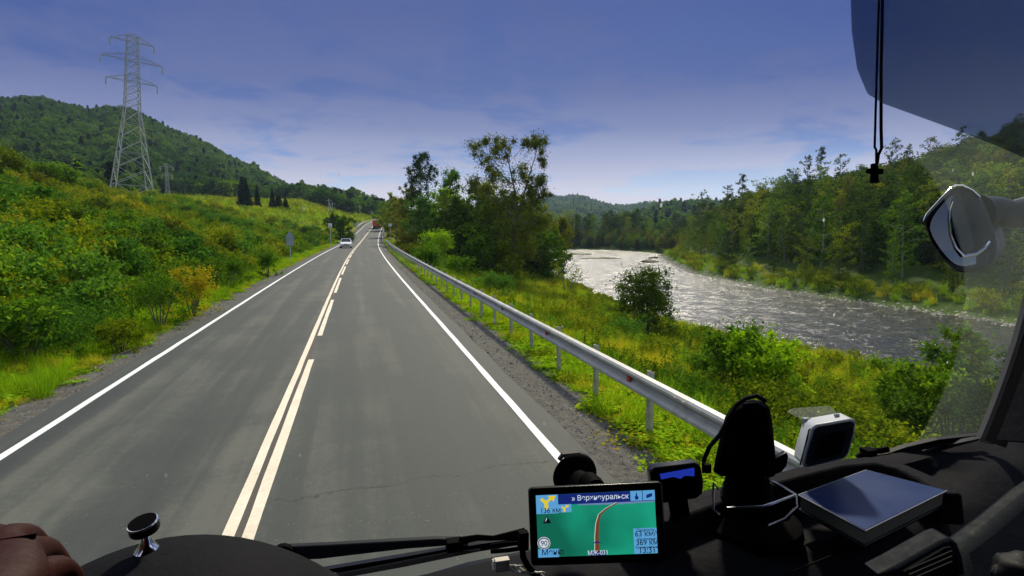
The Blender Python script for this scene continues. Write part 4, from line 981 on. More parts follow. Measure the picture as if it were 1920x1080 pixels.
# trees closing the river bend
for k in range(64):
    x = rg.uniform(44, 128); y = rg.uniform(254, 276); j = int(rg.choice([0, 1, 4]))
    tree_obj('river_bend_tree', FBM[j], (x, y, gz(x, y)), ['green aspen closing the river bend in the distance', 'dark alder closing the river bend in the distance', '', '', 'olive willow closing the river bend in the distance'][j], 'tree', 'trees at the river bend: '+FB[j][0], s=rg.uniform(0.85, 1.05), rz=rg.uniform(0, 6.28))
for k, (px, D, yt, w_, lab) in enumerate(((1312, 150, 356, 0.7, 'lone small tree tip above the left end of the right hill'), (1358, 150, 343, 0.6, 'small twin tipped tree on the skyline of the right hill'), (1393, 150, 322, 1.25, 'pointed tree on the skyline, widest at the left of the right hill'), (1477, 150, 312, 0.9, 'short thin tree on the skyline left of the three tall ones'), (1509, 145, 290, 0.7, 'thin tall skyline tree, left of the tallest one'), (1533, 145, 270, 1.2, 'tallest thin tree on the skyline of the right hill'), (1564, 145, 288, 0.7, 'thin tall skyline tree, right of the tallest one'), (1658, 140, 262, 1.0, 'dark pointed tree on the skyline behind the hanging cross'), (1690, 140, 272, 1.4, 'bushy tree on the skyline right of the hanging cross'), (1733, 135, 258, 1.0, 'small dark tree on the skyline left of the sun visor'), (1782, 135, 240, 1.3, 'tree on the skyline cut by the sun visor edge'))):
    x, y, z = base_at(px, D); h = htop(px, yt, D, z)
    ms = tree_meshes(400+k, h, 1.1+w_*0.9, max(0.35, 1-7.0/h), int(700+900*w_), 0.3, L_DARK, BARK, 'cone' if w_ > 1 else 'column', trunk_r=0.13, limbs=14, sparse=0.2)
    tree_obj('skyline_tree', ms, (x, y, z), lab, 'tree')

# ------------------------------------------------------------------ hill forests (stuff)
def canopy_mesh(seed, mat, n=260, leaf=1.3, h=7, r=3.2, cone=False):
    rg = np.random.default_rng(seed)
    if cone:
        u = rg.uniform(0, 1, n); a = rg.uniform(0, 6.28, n); q = r*0.55*(1-u)**0.8*rg.uniform(0.6, 1, n); C = np.stack([np.cos(a)*q, np.sin(a)*q, h*1.25*u], 1)
    else:
        d = rg.normal(size=(n, 3)); d /= np.linalg.norm(d, axis=1)[:, None]; k = rg.uniform(0.72, 1.0, n)[:, None]*(1+0.18*np.sin(d[:, :1]*4+seed)+0.15*np.sin(d[:, 1:2]*5+seed*2)); C = d*k*np.array([r, r, h*0.5])+np.array([0, 0, h*0.52])
    return leafmesh('canopy', C, leaf, rg, mat, up=0.6, asp=0.8)
HC = [canopy_mesh(500, L_HILL), canopy_mesh(501, L_HILL, h=8, r=2.6), canopy_mesh(502, L_HILL, h=6, r=3.6), canopy_mesh(503, L_SPRUCE, cone=True, n=200)]
def hill_scatter(name, px0, px1, r0, r1, n, label, smin, smax, seed, arch=HC, excl=None, p=None):
    rg = np.random.default_rng(seed); a = rg.uniform(az_of(px0), az_of(px1), n); r = np.sqrt(rg.uniform(r0*r0, r1*r1, n))
    x, y = r*np.sin(a), r*np.cos(a); z = ground(x, y); k = (z > -2.5) & ((x-cxr(y) < -16) | (x-fbank(y) > 6) | (y > 330)) & ((np.abs(x-cxr(y)) > 14) | (y > 330))
    if excl is not None: k &= excl(x, y, a, r)
    x, y, z = x[k], y[k], z[k]
    o = scatter(name, np.stack([x, y, z-0.3], 1), rg.uniform(smin, smax, len(x)), rg.choice(len(arch), len(x), p=p or [0.36, 0.28, 0.28, 0.08]), arch, label, 'forest', 0.05)
    print(name, len(x)); return o
hill_scatter('hill_forest', -60, 720, 205, 690, 9500, 'dense dark green forest covering the big hill on the left', 0.75, 1.35, 1,
             excl=lambda x, y, a, r: ~((np.abs(a-(az_of(108)+(r-330)*0.00022)) < 0.0035) & (r > 240) & (r < 400)) & (r > np.where(a > az_of(290), 320, 225)+25*np.sin(a*40)))
hill_scatter('valley_forest', 480, 900, 430, 1350, 6500, 'green forest on the low ridge closing the valley beyond the road', 1.0, 1.9, 2)
hill_scatter('river_hill_forest', 940, 1420, 430, 1750, 9000, 'bluish forest on the distant hills beyond the river', 1.2, 2.3, 3)
HR = [canopy_mesh(510+k, mt, n=1000, leaf=0.55, h=7.5+0.7*k, r=2.7-0.2*k) for k, mt in enumerate((L_GREEN, L_DARK, L_BROWN, L_DARK))]
hill_scatter('right_hill_forest', 1160, 1990, 88, 230, 2600, 'dark forest on the hill rising behind the far river bank', 0.6, 0.98, 4, arch=HR, p=[0.27, 0.38, 0.12, 0.23])
hill_scatter('valley_floor_trees', 655, 1250, 262, 440, 2200, 'mass of trees on the valley floor beyond the bend', 0.8, 1.3, 6)

rg = np.random.default_rng(17); xs_ = rg.uniform(40, 130, 1500); ys_ = rg.uniform(195, 270, 1500); k_ = ((ys_ > 254) | (xs_ > fbank(ys_)+3)) & (xs_ < fbank(ys_)+25); xs_, ys_ = xs_[k_], ys_[k_]; nn_ = len(xs_)
scatter('river_bend_thicket', np.stack([xs_, ys_, ground(xs_, ys_)-0.2], 1), rg.uniform(0.35, 0.75, nn_), rg.choice(4, nn_), HR, 'dark thicket along the water at the river bend', 'thicket')
# ------------------------------------------------------------------ undergrowth (stuff)
W1 = weed_mesh(601, 1.15, 330, 0.125, L_OLIVE); W1.name = 'weed_olive'
W2 = weed_mesh(602, 1.25, 330, 0.13, L_GREEN); W2.name = 'weed_green'
W3 = weed_mesh(603, 0.9, 260, 0.115, L_LIME); W3.name = 'weed_lime'
W4 = weed_mesh(604, 1.1, 260, 0.10, L_BROWN, nst=12); W4.name = 'weed_brown'
def plant(seed, *a, nm='plant', **kw):
    s_, f_ = shrub_mesh(seed, *a, **kw); m_ = merge_pair(s_, f_); m_.name = nm; return m_
S1 = plant(611, 1.5, 0.95, 1000, 0.13, L_GREEN, nm='shrub_green'); S2 = plant(612, 1.3, 0.9, 950, 0.13, L_TEAL, nm='shrub_cool'); S3 = plant(613, 1.2, 0.9, 850, 0.12, L_OLIVE, nm='shrub_olive'); S4 = plant(614, 1.1, 0.8, 800, 0.12, L_ORANGE, nm='shrub_orange')
T1 = tuft_mesh(621, 0.85, 110, 0.014, L_YEL, 0.28, 0.4); T1.name = 'tuft_tall_yellow'
T2 = tuft_mesh(622, 0.16, 90, 0.012, L_LIME, 0.22, 0.7); T2.name = 'tuft_short_lime'
T3 = tuft_mesh(623, 0.30, 90, 0.012, L_YEL, 0.24, 0.6); T3.name = 'tuft_mid_yellow'
T4 = tuft_mesh(624, 0.55, 100, 0.013, L_LIME, 0.26, 0.5); T4.name = 'tuft_mid_lime'
rg = np.random.default_rng(5)
Cc = np.stack([rg.uniform(-.35, .35, 150), rg.uniform(-.35, .35, 150), rg.uniform(0.01, .10, 150)], 1)
G1 = leafmesh('ground_leaves', Cc, 0.085, rg, L_LIME, up=2.2, asp=0.8); G1.name = 'ground_leaves_lime'
G2 = leafmesh('ground_leaves2', Cc[:110], 0.07, rg, L_OLIVE, up=2.0, asp=0.8); G2.name = 'ground_leaves_olive'
G3 = leafmesh('ground_leaves3', Cc[:90], 0.06, rg, L_ORANGE, up=2.0, asp=0.7); G3.name = 'ground_leaves_dry'
# left slope
x, y, d, rg = sample(11500, -52, -7.0, 4, 150, 1.9, 31)
z = ground(x, y); q = vnoise(x, y, 0.22, 40)*1.3+rg.normal(0, 0.42, len(x)); low = -d < 13
idx = np.where(q > 1.0, 7, np.where(q > 0.25, 0, np.where(q > 0.1, 2, np.where(q > -0.3, 3, np.where(q > -0.55, 6, np.where(q > -1.0, 1, 5))))))
lw = rg.uniform(0, 1, len(x))
k3 = (idx == 3) & (rg.uniform(0, 1, len(x)) < 0.6); idx = np.where(k3, rg.choice([0, 2, 6], len(x)), idx)
idx = np.where(low & (lw < 0.75), np.where(lw < 0.25, 1, np.where(lw < 0.45, 5, np.where(lw < 0.58, 4, 6))), idx)
idx = np.where((idx == 7) & (rg.uniform(0, 1, len(x)) < 0.86), np.where(rg.uniform(0, 1, len(x)) < 0.5, 0, 6), idx)
sc_ = np.minimum(np.clip(np.exp(rg.normal(-0.25, 0.42, len(x))), 0.35, 1.8)*np.where(-d < 9, 0.75, 1.0)*np.clip(0.9+y/200, 0.9, 1.2)*(1+0.35*vnoise(x, y, 0.8, 44))*np.where(y > 80, 0.7, 1), 1.35)
scatter('slope_undergrowth', np.stack([x, y, z-0.03], 1), sc_, idx, [W1, W2, W3, W4, S1, S2, S3, S4], 'tangled green, olive and rusty weeds covering the left roadside slope', 'undergrowth', zs=rg.uniform(0.85, 1.3, len(x)))
x, y, d, rg = sample(22000, -75, -8, 60, 330, 1.0, 32)
z = ground(x, y); scatter('meadow_grass', np.stack([x, y, z], 1), rg.uniform(0.6, 1.3, len(x))*(1+(y > 200)*0.8), rg.choice(4, len(x), p=[.5, .2, .2, .1]), [T4, T1, W3, W1], 'light green meadow grass on the upper part of the left slope', 'grass')
# left verge
x, y, d, rg = sample(12000, -8.2, -5.2, 3, 140, 2.0, 33)
z = ground(x, y); u = (-d-5.25)/2.5; k = rg.uniform(0, 1, len(x)) < np.clip(u*2.2, 0.06, 1); x, y, z, u = x[k], y[k], z[k], u[k]
idx = rg.choice(6, len(x), p=[.30, .18, .10, .2, .12, .10]); sc_ = rg.uniform(0.6, 1.2, len(x))*(0.6+0.5*u)
scatter('left_verge_grass', np.stack([x, y, z], 1), sc_, idx, [T2, T3, T4, G1, G2, G3], 'bright yellow green grass strip along the left gravel shoulder', 'grass')
# right verge: around and beyond the guardrail
x, y, d, rg = sample(16000, 3.3, 7.6, 2.5, 150, 2.0, 34)
z = ground(x, y); u = d-3.3; k = rg.uniform(0, 1, len(x)) < np.clip(0.03+(u-0.35)*1.0, 0.02, 1); x, y, z, u = x[k], y[k], z[k], u[k]
idx = rg.choice(6, len(x), p=[.22, .04, .02, .46, .16, .10]); scatter('right_verge_grass', np.stack([x, y, z], 1), rg.uniform(0.55, 1.1, len(x)), idx, [T2, T3, T4, G1, G2, G3], 'bright green low grass and leaves under the guardrail', 'grass')
# right meadow down to the river
x, y, d, rg = sample(17000, 6.2, 34, 3, 130, 1.7, 35)
k = x < nbank(y)-0.6; x, y, d = x[k], y[k], d[k]
z = ground(x, y); q = vnoise(x, y, 0.35, 41)+rg.normal(0, 0.6, len(x))
idx = np.where(q > 0.7, 6, np.where(q > 0.2, 0, np.where(q > -0.1, 1, np.where(q > -0.45, 3, np.where(q > -0.8, 4, np.where(q > -1.2, 2, 5))))))
near = (d < 9.5); idx = np.where(near & (idx == 5), 2, idx)
sc_ = rg.uniform(0.6, 1.1, len(x))*np.where(x > nbank(y)-5, 0.75, 1.0)*np.where(near, 0.7, 1.0)
scatter('river_meadow', np.stack([x, y, z-0.02], 1), sc_, idx, [T1, T4, W2, W3, W1, S3, T3], 'tall yellow green grass and weeds between the guardrail and the river', 'grass')
# far bank sward
x, y, d, rg = sample(5000, 50, 125, 30, 200, 1.2, 36)
k = (x > fbank(y)+2.0) & (x < fbank(y)+9); x, y = x[k], y[k]; z = ground(x, y)
scatter('far_bank_grass', np.stack([x, y, z], 1), rg.uniform(1.0, 1.9, len(x)), rg.choice(4, len(x), p=[.4, .25, .2, .15]), [T4, W3, T1, S3], 'green grass strip along the far river bank', 'grass')
# loose stones on the shoulders
mb = MB(); pv = []; pf = []; rg = np.random.default_rng(8)
for k in range(9000):
    side = rg.uniform() < 0.5; d = -rg.uniform(4.8, 7.2) if side else rg.uniform(2.85, 4.4); y = 3+45*rg.uniform()**1.6
    x = d+float(cxr(y)); s = 0.006+abs(rg.normal(0, 0.012)); z = -0.125 if side else -0.115
    z = None
    pv.append((x, y, s))
P3 = np.array(pv); Zs = ground(P3[:, 0], P3[:, 1]); V = []; Fq = []
for (x, y, s), z in zip(P3, Zs):
    a = rg.uniform(0, 3); b0 = len(V)
    for q in range(4): V.append((x+s*math.cos(a+q*1.57)*1.3, y+s*math.sin(a+q*1.57), z-0.002))
    V += [(x+s*.4, y, z+s*0.9), (x-s*.4, y, z+s*0.8)]
    Fq += [(b0, b0+1, b0+4), (b0+1, b0+2, b0+5, b0+4), (b0+2, b0+3, b0+5), (b0+3, b0, b0+4, b0+5)]
mb.add(V, Fq); tag(mb.build('shoulder_stones', pmat('shoulder_stone', (0.22, 0.21, 0.185), 0.9, nscale=2, namt=0.6)), 'loose grey stones scattered on the gravel shoulders', 'stones', kind='stuff')
# haze
hz = MB().box((0, 0, 155), (4960, 4960, 333)).build('haze', None); tag(hz, 'pale bluish air haze over the valley', 'haze', kind='stuff')
hz.location = (0, 0, 0)
hm = bpy.data.materials.new('haze_air'); hm.use_nodes = True; t = NT(hm.node_tree); t.n.clear()
pv_ = t.new('ShaderNodeVolumePrincipled'); pv_.inputs['Color'].default_value = (0.55, 0.72, 1.0, 1); pv_.inputs['Density'].default_value = 0.00014; pv_.inputs['Anisotropy'].default_value = 0.25
oo = t.new('ShaderNodeOutputMaterial'); t.l.new(pv_.outputs[0], oo.inputs['Volume']); hz.data.materials.append(hm)
# ------------------------------------------------------------------ the lorry cab around the camera
DASH = pmat('dash_plastic', (0.014, 0.014, 0.017), 0.7, nscale=60, namt=0.3, bump=0.2, spec=0.03)
DASH2 = pmat('dash_blue_grey', (0.006, 0.009, 0.015), 0.6, nscale=60, namt=0.2, bump=0.1, spec=0.04)
BLK = pmat('black_soft', (0.003, 0.003, 0.0035), 0.7, spec=0.02)
BLKG = pmat('black_gloss', (0.003, 0.003, 0.004), 0.3, spec=0.25)
WHT = pmat('white_plastic', (0.50, 0.52, 0.58), 0.4)
CHR = pmat('chrome', (0.75, 0.76, 0.78), 0.12, 1.0)
WIPM = pmat('wiper_metal', (0.022, 0.024, 0.028), 0.6, 0.0, spec=0.1)
PILL = pmat('pillar_seal_grey', (0.14, 0.13, 0.115), 0.6)
NAVY = bpy.data.materials.new('visor_tinted_plastic'); NAVY.use_nodes = True; t = NT(NAVY.node_tree); b = t.n['Principled BSDF']
b.inputs['Base Color'].default_value = (0.012, 0.018, 0.05, 1); b.inputs['Roughness'].default_value = 0.5; b.inputs['Specular IOR Level'].default_value = 0.2
tt = t.new('ShaderNodeBsdfTransparent'); tt.inputs[0].default_value = (0.70, 0.76, 0.84, 1); mm = t.new('ShaderNodeMixShader'); mm.inputs[0].default_value = 0.60
t.l.new(b.outputs[0], mm.inputs[1]); t.l.new(tt.outputs[0], mm.inputs[2]); t.l.new(mm.outputs[0], t.n['Material Output'].inputs[0])
HEAD = pmat('cab_trim', (0.02, 0.02, 0.022), 0.9, spec=0.1)
cab = empty('truck_cab', (0, 0, 1.0)); tag(cab, 'dark lorry cab interior we look out of, with dashboard, pillar and windshield', 'truck')
CO = Vector((0, 0, 1.0))
def part(mb, name, mat, parent=cab, **kw):
    mb.v = [(p[0]-CO[0], p[1]-CO[1], p[2]-CO[2]) for p in mb.v] if parent is not None and root_of(parent) is cab else mb.v
    return mb.build(name, mat, parent, **kw)
def root_of(o):
    while o.parent is not None: o = o.parent
    return o
FX = [-1.2, -0.3, 0.2, 0.45, 0.73, 0.96, 1.24, 1.45]; FY = [0.60, 0.66, 0.71, 0.80, 0.85, 0.87, 0.925, 0.925]
def yf(x): return float(np.interp(x, FX, FY))
def ycr(x): return float(np.interp(x, [-1.2, 0.1, 0.45, 0.53, 1.1, 1.45], [0.56, 0.60, 0.63, 0.635, 0.75, 0.80]))
# dash top: (offset along depth, height) rows from the glass to the driver
V = []; Ff = []; xs = np.linspace(-1.15, 1.42, 70)
for x in xs:
    f, c = yf(x), min(ycr(x), yf(x)-0.05)
    tray = float(sstep(x, 0.50, 0.56)*(1-sstep(x, 0.98, 1.10)))
    rise = 0.0
    zt = 2.372+rise
    rows = [(f+0.02, 2.15), (f+0.012, zt-0.03), (f, zt), (f-0.02, zt+0.006), (f-0.055, zt+0.004), (f-0.07, zt-0.022*tray), (c+0.03, zt-0.022*tray), (c, zt-0.008-0.012*tray), (c-0.03, zt-0.03), (c-0.10, zt-0.11), (c-0.17, zt-0.21), (c-0.22, zt-0.40), (c-0.16, zt-0.9)]
    for y, z in rows: V.append((x, y, z))
nr = 13
for i in range(len(xs)-1):
    for k in range(nr-1): Ff.append((i*nr+k, i*nr+k+1, (i+1)*nr+k+1, (i+1)*nr+k))
part(MB().add(V, Ff), 'dashboard', DASH, smooth=True)
# raised rail round the tray, following the windshield then turning back
def zpl(px, py, z): p = atZ(px, py, z); return Vector(p)
pts = [zpl(px, py, 2.405) for px, py in ((1180, 1000), (1260, 962), (1345, 932), (1420, 905), (1500, 884), (1565, 868), (1635, 862), (1690, 874), (1740, 896), (1785, 926))]
mb = MB(); Q = []
for i, p in enumerate(pts):
    tdir = (pts[min(i+1, len(pts)-1)]-pts[max(i-1, 0)]); nrm = Vector((-tdir.y, tdir.x, 0)).normalized()*0.016
    Q += [(p-nrm*1.3)-Vector((0, 0, 0.05)), p-nrm, p+nrm, (p+nrm*1.5)-Vector((0, 0, 0.05))]
Ff = []
for i in range(len(pts)-1):
    for k in range(4): a = i*4+k; b = i*4+(k+1) % 4; Ff.append((a, b, b+4, a+4))
Ff += [(3, 2, 1, 0), tuple(range(len(Q)-4, len(Q)))]
part(mb.add(Q, Ff), 'tray_rim', DASH, bevel=0.005)
# instrument hood behind the steering wheel, lower left
V = []; Ff = []; hx = np.linspace(-0.46, 0.02, 26)
for x in hx:
    u = (x+0.20)/0.17; top = 2.474-0.066*u*u
    for y, dz in ((0.72, -0.26), (0.71, -0.05), (0.685, -0.008), (0.65, 0.0), (0.60, -0.004), (0.54, -0.016), (0.52, -0.04), (0.54, -0.3)): V.append((x, y-0.012*u*u, top+dz))
for i in range(len(hx)-1):
    for k in range(7): Ff.append((i*8+k, i*8+k+1, (i+1)*8+k+1, (i+1)*8+k))
part(MB().add(V, Ff), 'instrument_hood', DASH, smooth=True)
# seam line and the panel with the air vent, lower right
def quadpatch(pl, d): return MB().prism(pl, d)
fr = [(1645, 1080), (1680, 1062), (1765, 1014), (1782, 1008), (1796, 1018), (1806, 1045), (1812, 1080)]
inn = [(1700, 1080), (1696, 1072), (1772, 1028), (1784, 1026), (1794, 1052), (1798, 1080)]
Dv = 0.640
o1 = [Vector(atD(px, py, Dv+0.02*(1080-py)/70)) for px, py in fr]; back = Vector(FW)*0.03
part(MB().prism(o1, back), 'air_vent', DASH2, bevel=0.003)
vent = bpy.data.objects['air_vent']
o2 = [Vector(atD(px, py, Dv-0.003+0.02*(1080-py)/70)) for px, py in inn]
part(MB().prism(o2, back*0.15), 'vent_opening', BLK, vent)
mb = MB()
for k in range(3):
    a = atD(1705, 1075+k*10-6, Dv-0.006); b_ = atD(1786, 1040+k*10-6, Dv-0.006); mb.tube([a, b_], 0.0016, 5)
part(mb, 'slats', DASH, vent)
gl = [(1800, 1030), (1860, 985), (1925, 930), (2000, 880), (2040, 1000), (1960, 1130), (1830, 1130)]
gv = [Vector(atD(px, py, 0.64+0.10*(1100-py)/200)) for px, py in gl]
part(MB().prism(gv, back), 'passenger_panel', DASH2, bevel=0.008)
part(MB().tube([zpl(1400, 1105, 2.355), zpl(1470, 1079, 2.362), zpl(1540, 1050, 2.364), zpl(1600, 1026, 2.364)], 0.0014, 5), 'panel_seam', BLK)
# glass: clear, with an added blue tint darkening the top, dirt outside the wiped sector, chips and flies
GM_ = bpy.data.materials.new('windshield_glass'); GM_.use_nodes = True; t = NT(GM_.node_tree); t.n.clear()
geo = t.new('ShaderNodeNewGeometry'); P = geo.outputs['Position']; sx = t.new('ShaderNodeSeparateXYZ'); t.l.new(P, sx.inputs[0])
top_darken = t.remap(sx.outputs[2], 2.93, 3.17)
top_darken = t.math('POWER', top_darken, 0.9)
tcol = t.mix(top_darken, (0.97, 0.985, 0.98), (0.62, 0.68, 0.84))
tb = t.new('ShaderNodeBsdfTransparent'); t.l.new(tcol, tb.inputs[0])
gb = t.new('ShaderNodeBsdfGlossy'); gb.inputs['Roughness'].default_value = 0.02; gb.inputs['Color'].default_value = (1, 1, 1, 1)
lw = t.new('ShaderNodeLayerWeight'); lw.inputs['Blend'].default_value = 0.25
m1 = t.new('ShaderNodeMixShader'); t.l.new(t.math('MULTIPLY', lw.outputs['Fresnel'], 0.05), m1.inputs[0]); t.l.new(tb.outputs[0], m1.inputs[1]); t.l.new(gb.outputs[0], m1.inputs[2])
dx = t.math('SUBTRACT', sx.outputs[0], 0.75); dz = t.math('SUBTRACT', sx.outputs[2], 2.58)
dist = t.math('SQRT', t.math('ADD', t.math('MULTIPLY', dx, dx), t.math('MULTIPLY', dz, dz)))
wiped = t.math('MULTIPLY', t.remap(dist, 0.434, 0.440), t.math('GREATER_THAN', sx.outputs[0], 0.90))
dn = t.noise(P, 7, 5, 0.6)
dirt = t.math('MULTIPLY', wiped, t.remap(dn, 0.3, 0.75, 0.025, 0.07))
vo = t.new('ShaderNodeTexVoronoi', feature='F1'); vo.inputs['Scale'].default_value = 42; t.l.new(t.scalevec(P, (1, 1, 0.6)), vo.inputs['Vector'])
sc2 = t.new('ShaderNodeSeparateColor'); t.l.new(vo.outputs['Color'], sc2.inputs[0])
spots = t.math('MULTIPLY', t.math('LESS_THAN', vo.outputs['Distance'], t.math('MULTIPLY', sc2.outputs[1], 0.11)), t.math('GREATER_THAN', sc2.outputs[0], 0.80))
spots = t.math('MULTIPLY', t.math('MULTIPLY', spots, t.remap(sx.outputs[2], 2.92, 2.90)), t.remap(sx.outputs[0], 0.25, 0.6, 0.10, 0.65))
film = t.math('MULTIPLY', t.remap(t.noise(t.scalevec(P, (3, 3, 1)), 2.0, 3), 0.55, 0.75), 0.002)
tot = t.math('ADD', t.math('MAXIMUM', dirt, spots), film, clamp=True)
db = t.new('ShaderNodeBsdfTranslucent'); db.inputs[0].default_value = (0.55, 0.62, 0.62, 1)
m2 = t.new('ShaderNodeMixShader'); t.l.new(tot, m2.inputs[0]); t.l.new(m1.outputs[0], m2.inputs[1]); t.l.new(db.outputs[0], m2.inputs[2])
oo = t.new('ShaderNodeOutputMaterial'); t.l.new(m2.outputs[0], oo.inputs[0])
def wsY(x, z): return 0.985 - 0.11*(z-2.1) - 0.05*max(abs(x-0.1)-0.7, 0)
V = []; Ff = []; gx = np.linspace(-1.12, 1.50, 16); gzs = np.linspace(2.10, 3.62, 8)
for z in gzs:
    for x in gx: V.append((x, wsY(x, z), z))
for j in range(7):
    for i in range(15): a = j*16+i; Ff.append((a, a+1, a+17, a+16))
part(MB().add(V, Ff), 'windshield', GM_, smooth=True)
# right pillar: pale seal strip outside, black trim inside, running up and out
pil = [(1838, 828), (1850, 800), (1868, 755), (1888, 700), (1908, 640), (1926, 575), (1955, 450), (1980, 330)]
def pillar(off0, off1, D0, name, mat, dep):
    A = []; B = []
    for i, (px, py) in enumerate(pil):
        D = D0+0.0*i; A.append(Vector(atD(px+off0+max(0, (i-1))*0, py+off0*0.0, D))); B.append(Vector(atD(px+off1, py+min(off1, 60)*0.25, D-dep)))
    V = A+B; n = len(A); Vb = [v+Vector(FW)*0.012 for v in V]
    mb = MB(); mb.add(V+Vb, [(i, i+1, n+i+1, n+i) for i in range(n-1)]+[(2*n+i, 3*n+i, 3*n+i+1, 2*n+i+1) for i in range(n-1)]+[(i, 2*n+i, 2*n+i+1, i+1) for i in range(n-1)]+[(n+i, n+i+1, 3*n+i+1, 3*n+i) for i in range(n-1)])
    return part(mb, name, mat, smooth=True)
pillar(-2, 24, 1.13, 'pillar_seal', PILL, 0.01)
pillar(18, 48, 1.11, 'pillar_trim', BLK, 0.05)
pillar(40, 330, 1.05, 'pillar_cover', DASH, 0.25)
# dash corner rising to the pillar
# roof lining, rear wall, doors and floor (mostly out of view, they keep the cab dark)
part(MB().box((0.15, -0.15, 3.66), (2.8, 2.3, 0.05)), 'roof_lining', HEAD)
part(MB().box((0.15, -1.32, 2.45), (2.8, 0.05, 2.4)), 'rear_wall', HEAD)
part(MB().box((0.15, -0.2, 1.25), (2.8, 2.3, 0.05)), 'floor_panel', HEAD)
part(MB().box((0.17, 0.99, 1.67), (2.7, 0.04, 0.84)), 'front_panel', pmat('lorry_front', (0.35, 0.36, 0.38), 0.4))
for nm, X in (('left_door', -1.18), ('right_door', 1.56)):
    d_ = part(MB().box((X, -0.2, 1.82), (0.05, 2.28, 1.1)), 'door', HEAD)
    part(MB().box((X, -0.9, 3.0), (0.05, 0.86, 1.28)).box((X, 0.87, 3.0), (0.05, 0.14, 1.28)), 'window_frame', HEAD, d_)
part(MB().box((0.17, 0.80, 3.60), (2.7, 0.12, 0.09)), 'header_rail', HEAD)
# seat cushions and backs behind the camera
for sx_ in (-0.55, 0.95):
    st = part(MB().box((sx_, -0.55, 1.85), (0.5, 0.5, 0.16)), 'seat', BLK, bevel=0.04)
    part(MB().box((sx_, -0.86, 2.25), (0.5, 0.14, 0.75)), 'backrest', BLK, st, bevel=0.05)
# sun visor: dark blue, its slanting lower edge crosses the upper right
vis = [(1590, -60), (1594, 60), (1604, 130), (1624, 178), (1655, 197), (1790, 246), (1860, 273), (1925, 301), (2080, 365), (2150, -60)]
vp = [Vector(atD(px, py, 0.83+0.05*(px-1540)/500)) for px, py in vis]
visor = part(MB().prism(vp, Vector(FW)*-0.018), 'sun_visor', NAVY, bevel=0.005)
# wipers outside the glass
def wiper(root, armpts, bladepts, label_, r0=0.014, flip=False):
    a = part(MB().tube([Vector(p) for p in armpts], [r0*1.5, r0*1.1, r0*0.8, r0*0.5][:len(armpts)], 6), 'wiper_arm', WIPM, root, smooth=False)
    return a
WD = 0.93
def wp(px, py, D=WD): return Vector(atD(px, py, D))
wl = empty('wiper', (0, 0, 0)); wl.parent = cab; wl.location = (0, 0, 0)
part(MB().prism([wp(522, 1040), wp(530, 1026), wp(620, 1022), wp(820, 1011), wp(870, 1012), wp(880, 1021), wp(760, 1030), wp(600, 1049), wp(545, 1052)], (0, 0.012, 0)), 'arm', WIPM, wl, bevel=0.002)
part(MB().lathe([(0.017, 0), (0.017, 0.01), (0.009, 0.014)], wp(531, 1037)-Vector((0, 0.0, 0)), 14, Matrix.Rotation(R(90), 3, 'X')), 'pivot_cap', BLK, wl, smooth=True)
part(MB().prism([wp(600, 1070), wp(780, 1040), wp(900, 1020), wp(985, 1008), wp(985, 1020), wp(900, 1034), wp(770, 1056), wp(660, 1078)], (0, 0.01, 0)), 'blade', BLKG, wl)
part(MB().prism([wp(600, 1080), wp(700, 1062), wp(840, 1034), wp(900, 1028), wp(900, 1031), wp(760, 1060), wp(640, 1082)], (0, -0.004, 0)), 'blade_spring', PILL, wl)
part(MB().box(wp(850, 1015)+Vector((0, -0.01, 0)), (0.026, 0.02, 0.016)), 'blade_clip', BLK, wl, bevel=0.002)
part(MB().tube([wp(862, 1014, .92), wp(895, 1008, .92), wp(925, 1009, .92), wp(985, 1000, .92)], [0.006, 0.005, 0.004, 0.009], 6), 'hose', BLK, wl)
part(MB().prism([wp(880, 1060, .95), wp(1000, 1036, .95), wp(1000, 1046, .95), wp(770, 1092, .95)], (0, 0.01, 0)), 'lower_blade', BLKG, wl)
wr = empty('wiper', (0, 0, 0)); wr.parent = cab
WR = 1.12
part(MB().prism([wp(1628, 866, WR), wp(1665, 850, WR), wp(1700, 838, WR), wp(1760, 824, WR), wp(1842, 815, WR+.03), wp(1842, 821, WR+.03), wp(1770, 834, WR), wp(1700, 852, WR), wp(1650, 873, WR)], (0, 0.012, 0)), 'arm', WIPM, wr)
part(MB().prism([wp(1660, 872, WR), wp(1720, 852, WR), wp(1780, 834, WR), wp(1838, 822, WR), wp(1836, 826, WR), wp(1780, 841, WR), wp(1715, 862, WR), wp(1668, 880, WR)], (0, 0.012, 0)), 'blade', BLKG, wr)
part(MB().tube([wp(1608, 858, WR), wp(1625, 846, WR), wp(1650, 845, WR), wp(1665, 842, WR)], 0.006, 6).box(wp(1628, 850, WR), (0.022, 0.02, 0.018)), 'clip', BLK, wr)
